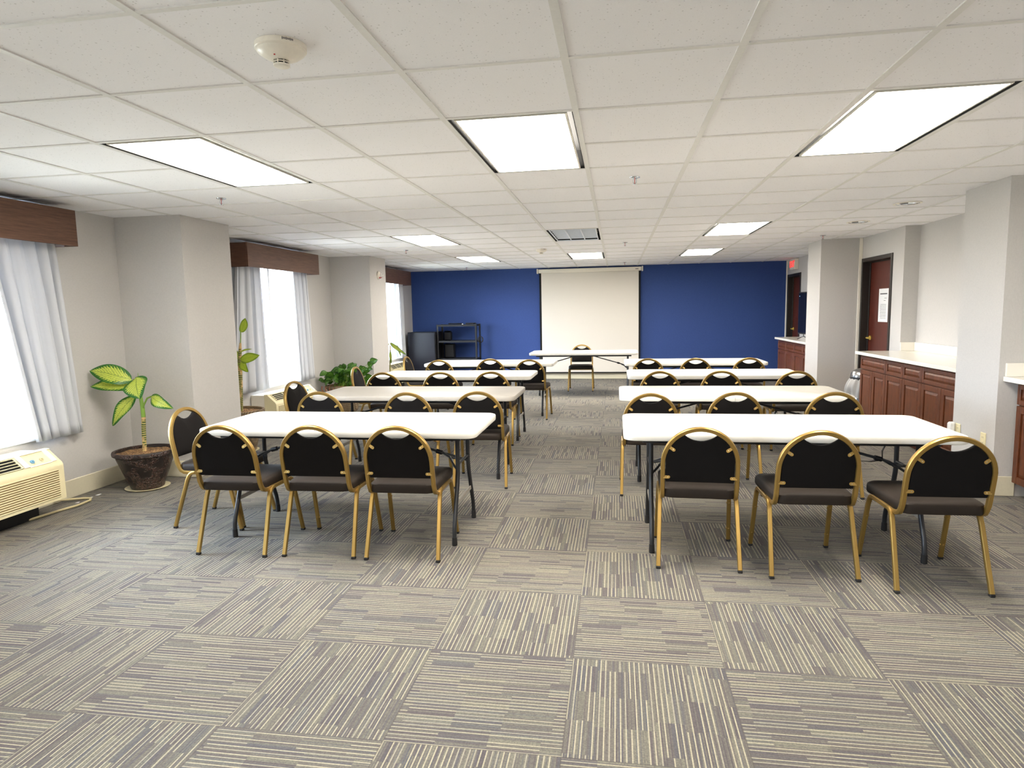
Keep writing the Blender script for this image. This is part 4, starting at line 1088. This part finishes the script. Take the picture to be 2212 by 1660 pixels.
# plant 3: by far window
ox, oy = -4.03, 10.85
t0 = thing('window_plant', 'green strap-leaved plant in front of the farthest window', 'potted plant', (ox, oy, 0), group='potted plants by the windows')
saucer(t0, .20); pot(t0, .27, .34, 'potrim', .17)
b = MB(); b.tube([(.08, 0, .30), (.10, 0, .60), (.115, 0, .90)], .014, 10, taper=[1, .9, .6]); b.build('cane', M['cane'], t0)
for bs, tp, w, sd, lift in [((.11, 0, .94), (.41, -.02, .725), .07, (.3, .2, 1), .16), ((.24, 0, .89), (.32, -.02, .69), .035, (1, .2, .3), .12), ((.10, 0, .92), (-.15, -.05, .80), .08, (0, .4, 1), .2), ((.11, 0, .80), (.14, -.05, .58), .05, (1, 0, 0), .05)]:
    b = MB(); leaf(b, bs, tp, w, sd, lift, .12, .04, 18, 6); b.build('leaf', M['leaf'], t0, fixn=False)

# plant 4: pothos in a planter before pillar 2
ox, oy = -4.04, 9.10
t0 = thing('pothos_planter', 'bushy green pothos in a woven planter before the far left pillar', 'potted plant', (ox, oy, 0), group='potted plants by the windows')
pot(t0, .27, .40, 'basket', .19, .02)
random.seed(12)
b = MB(); vines = []
for k in range(95):
    a = random.uniform(0, 2 * PI); rr = random.uniform(.02, .30) if k > 8 else random.uniform(.02, .12)
    hz = random.uniform(.44, .67) - .40 * max(0, rr - .16)
    p0 = Vector((random.uniform(-.12, .12), random.uniform(-.12, .12), .38)); p2 = Vector((rr * math.cos(a) * 1.05 + .05, rr * math.sin(a) * .8, hz))
    p1 = p0.lerp(p2, .5) + Vector((0, 0, .07)); b.tube([p0, p1, p2], .003, 5); vines.append((p2, a))
for p2, a in (((-.30, -.05, .50), PI), ((.40, .0, .68), 0), ((.43, .0, .74), .3), ((.39, .02, .66), .2), ((-.27, -.05, .47), PI)):
    p0 = Vector((.1 if p2[0] > 0 else -.1, 0, .38)); q = Vector(p2); b.tube([p0, p0.lerp(q, .5) + Vector((0, 0, .05)), q], .003, 5); vines.append((q, a))
b.build('vines', M['greenstem'], t0)
for p2, a in vines:
    d = Vector((math.cos(a) * random.uniform(.3, 1), math.sin(a) * .5 - .3, random.uniform(-.5, .35))).normalized(); L = random.uniform(.09, .145) if p2.x > -.22 else .07
    sd = Vector((-d.z + random.uniform(-.5, .5), random.uniform(-.3, .3), d.x + random.uniform(-.4, .6)))
    b = MB(); leaf(b, p2, p2 + d * L, L * .78, sd, .08, .2, .05, 8, 4); b.build('leaf', M['leaf3'], t0, fixn=False)
b = MB(); random.seed(2)
for k in range(7):
    x = -.24 + .06 * k; b.tube([(x, -.22, .40), (x + .02, -.275, .36), (x + .05, -.27, .31), (x + .03, -.26, .26 + .02 * (k % 3))], .007, 6)
b.build('dry_runners', M['terracotta'], t0)

# plant on the near right counter
t0 = thing('dracaena_plant', 'green strap-leaved plant reaching in at the right edge, standing on the counter', 'potted plant', (3.12, 4.86, .9005))
b = MB(); b.lathe([(0, 0), (.075, 0), (.085, .01), (.11, .15), (.115, .155), (.108, .16), (.10, .145), (0, .14)], 32); b.build('pot', M['white'], t0)
b = MB(); b.tube([(0, 0, .14), (0, 0, .22), (.0, 0, .30)], .012, 8); b.build('cane', M['cane'], t0)
for tp, w in (((-.305, .20, .375), .03), ((-.30, .17, .345), .028), ((-.18, -.20, .45), .03), ((.15, -.22, .42), .03), ((.20, .15, .47), .03), ((-.05, .18, .56), .03), ((.02, -.05, .60), .03), ((-.22, .02, .52), .03)):
    b = MB(); leaf(b, (0, 0, .28), tp, w, (tp[1], -tp[0], .1), .12, .25, 0, 16, 4); b.build('leaf', M['leaf4'], t0, fixn=False)

# cord loop, white chips laid for flecks of sunlight, small white bin at the right edge
b = MB()
b.tube([(-4.30, 3.60, .012), (-4.20, 3.95, .010), (-4.165, 4.15, .012), (-4.14, 4.28, .010), (-4.15, 4.42, .010), (-4.19, 4.47, .010), (-4.25, 4.46, .012), (-4.36, 4.33, .03), (-4.385, 4.28, .06), (-4.385, 4.20, .10)], .009, 8)
o = b.build('power_cord', M['cord']); tag(o, 'beige power cord looping out from under the nearest wall air conditioner', 'cord')
random.seed(8)
for (x, y), lb in (((-4.225, 4.375), 'small white scrap inside the loop of the beige cord'), ((-4.235, 4.51), 'long white scrap just past the loop of the beige cord'), ((-4.235, 4.60), 'white scrap farthest from the beige cord, near the brown pot')):
    L = .03 if 'inside' in lb else .045
    b = MB(); b.prism([(-.012, -L / 2), (.014, -L / 3), (.008, L / 2), (-.006, L / 2)], .001, .0035); o = b.build('paper_scrap', M['paper'], None, (x, y, 0)); tag(o, lb, 'scrap', 'white scraps on the carpet')
t0 = thing('white_box', 'edge of a small white box on the floor at the right edge of the picture', 'box', (2.735, 4.47, 0))
b = MB(); b.bbox(-.13, .13, -.03, .03, .001, .20, .006); b.build('carton', M['white'], t0)
b = MB(); b.bbox(-.133, .133, -.033, .033, .201, .215, .004); b.build('lid', M['white'], t0)

# ------------------------------------------------------------------ light
W = bpy.data.worlds.new('World'); S.world = W; W.use_nodes = True
nt = W.node_tree; nt.nodes.clear()
bg = nt.nodes.new('ShaderNodeBackground'); wo = nt.nodes.new('ShaderNodeOutputWorld')
tc = nt.nodes.new('ShaderNodeTexCoord'); sx = nt.nodes.new('ShaderNodeSeparateXYZ'); nt.links.new(tc.outputs['Generated'], sx.inputs[0])
rp = nt.nodes.new('ShaderNodeValToRGB'); mr = nt.nodes.new('ShaderNodeMapRange'); mr.inputs[1].default_value = -1; mr.inputs[2].default_value = 1
nt.links.new(sx.outputs[2], mr.inputs[0]); nt.links.new(mr.outputs[0], rp.inputs[0])
rp.color_ramp.elements[0].position = .485; rp.color_ramp.elements[0].color = (.24, .26, .25, 1)      # bright paving and lawn below the horizon
rp.color_ramp.elements[1].position = .51; rp.color_ramp.elements[1].color = (.70, .83, 1, 1)        # open sky
nt.links.new(rp.outputs[0], bg.inputs[0]); bg.inputs[1].default_value = 16
nt.links.new(bg.outputs[0], wo.inputs[0])
for i, (y0, y1) in enumerate(WIN):
    la = bpy.data.lights.new('window_portal', 'AREA'); la.shape = 'RECTANGLE'; la.size = y1 - y0; la.size_y = WZ1 - WZ0
    lo = bpy.data.objects.new('window_portal', la); COL.objects.link(lo)
    lo.location = (XL - .16, (y0 + y1) / 2, (WZ0 + WZ1) / 2); lo.rotation_euler = (0, -PI / 2, 0); la.size, la.size_y = WZ1 - WZ0, y1 - y0
    la.cycles.is_portal = True

# ------------------------------------------------------------------ camera
F = 1394.7; pitch, yaw, roll = .1119, .1613, -.0193
cy_, sy_ = math.cos(yaw), math.sin(yaw); cp, sp_ = math.cos(pitch), math.sin(pitch); cr, sr = math.cos(roll), math.sin(roll)
fwd = Vector((-sy_, cy_, 0)); rt = Vector((cy_, sy_, 0)); upv = Vector((0, 0, 1))
f_ = fwd * cp - upv * sp_; u_ = upv * cp + fwd * sp_
r2 = rt * cr + u_ * sr; u2 = u_ * cr - rt * sr
cam = bpy.data.cameras.new('camera'); co = bpy.data.objects.new('camera', cam); COL.objects.link(co)
cam.sensor_fit = 'HORIZONTAL'; cam.sensor_width = 36; cam.lens = F * 36 / 2212; cam.clip_start = .02; cam.clip_end = 100
mw = Matrix((r2, u2, -f_)).transposed().to_4x4(); mw.translation = (0, 0, EYE); co.matrix_world = mw
S.camera = co

S.view_settings.view_transform = 'Standard'; S.view_settings.look = 'None'; S.view_settings.gamma = 1; S.view_settings.exposure = 1.66
S.view_settings.use_curve_mapping = False
cyc = S.cycles
cyc.use_denoising = True
try: cyc.denoiser = 'OPENIMAGEDENOISE'
except Exception: pass
cyc.max_bounces = 6; cyc.diffuse_bounces = 5; cyc.glossy_bounces = 2; cyc.transmission_bounces = 3; cyc.transparent_max_bounces = 6
cyc.sample_clamp_indirect = 6; cyc.caustics_reflective = False; cyc.caustics_refractive = False
cyc.use_adaptive_sampling = True; cyc.adaptive_threshold = 0.03
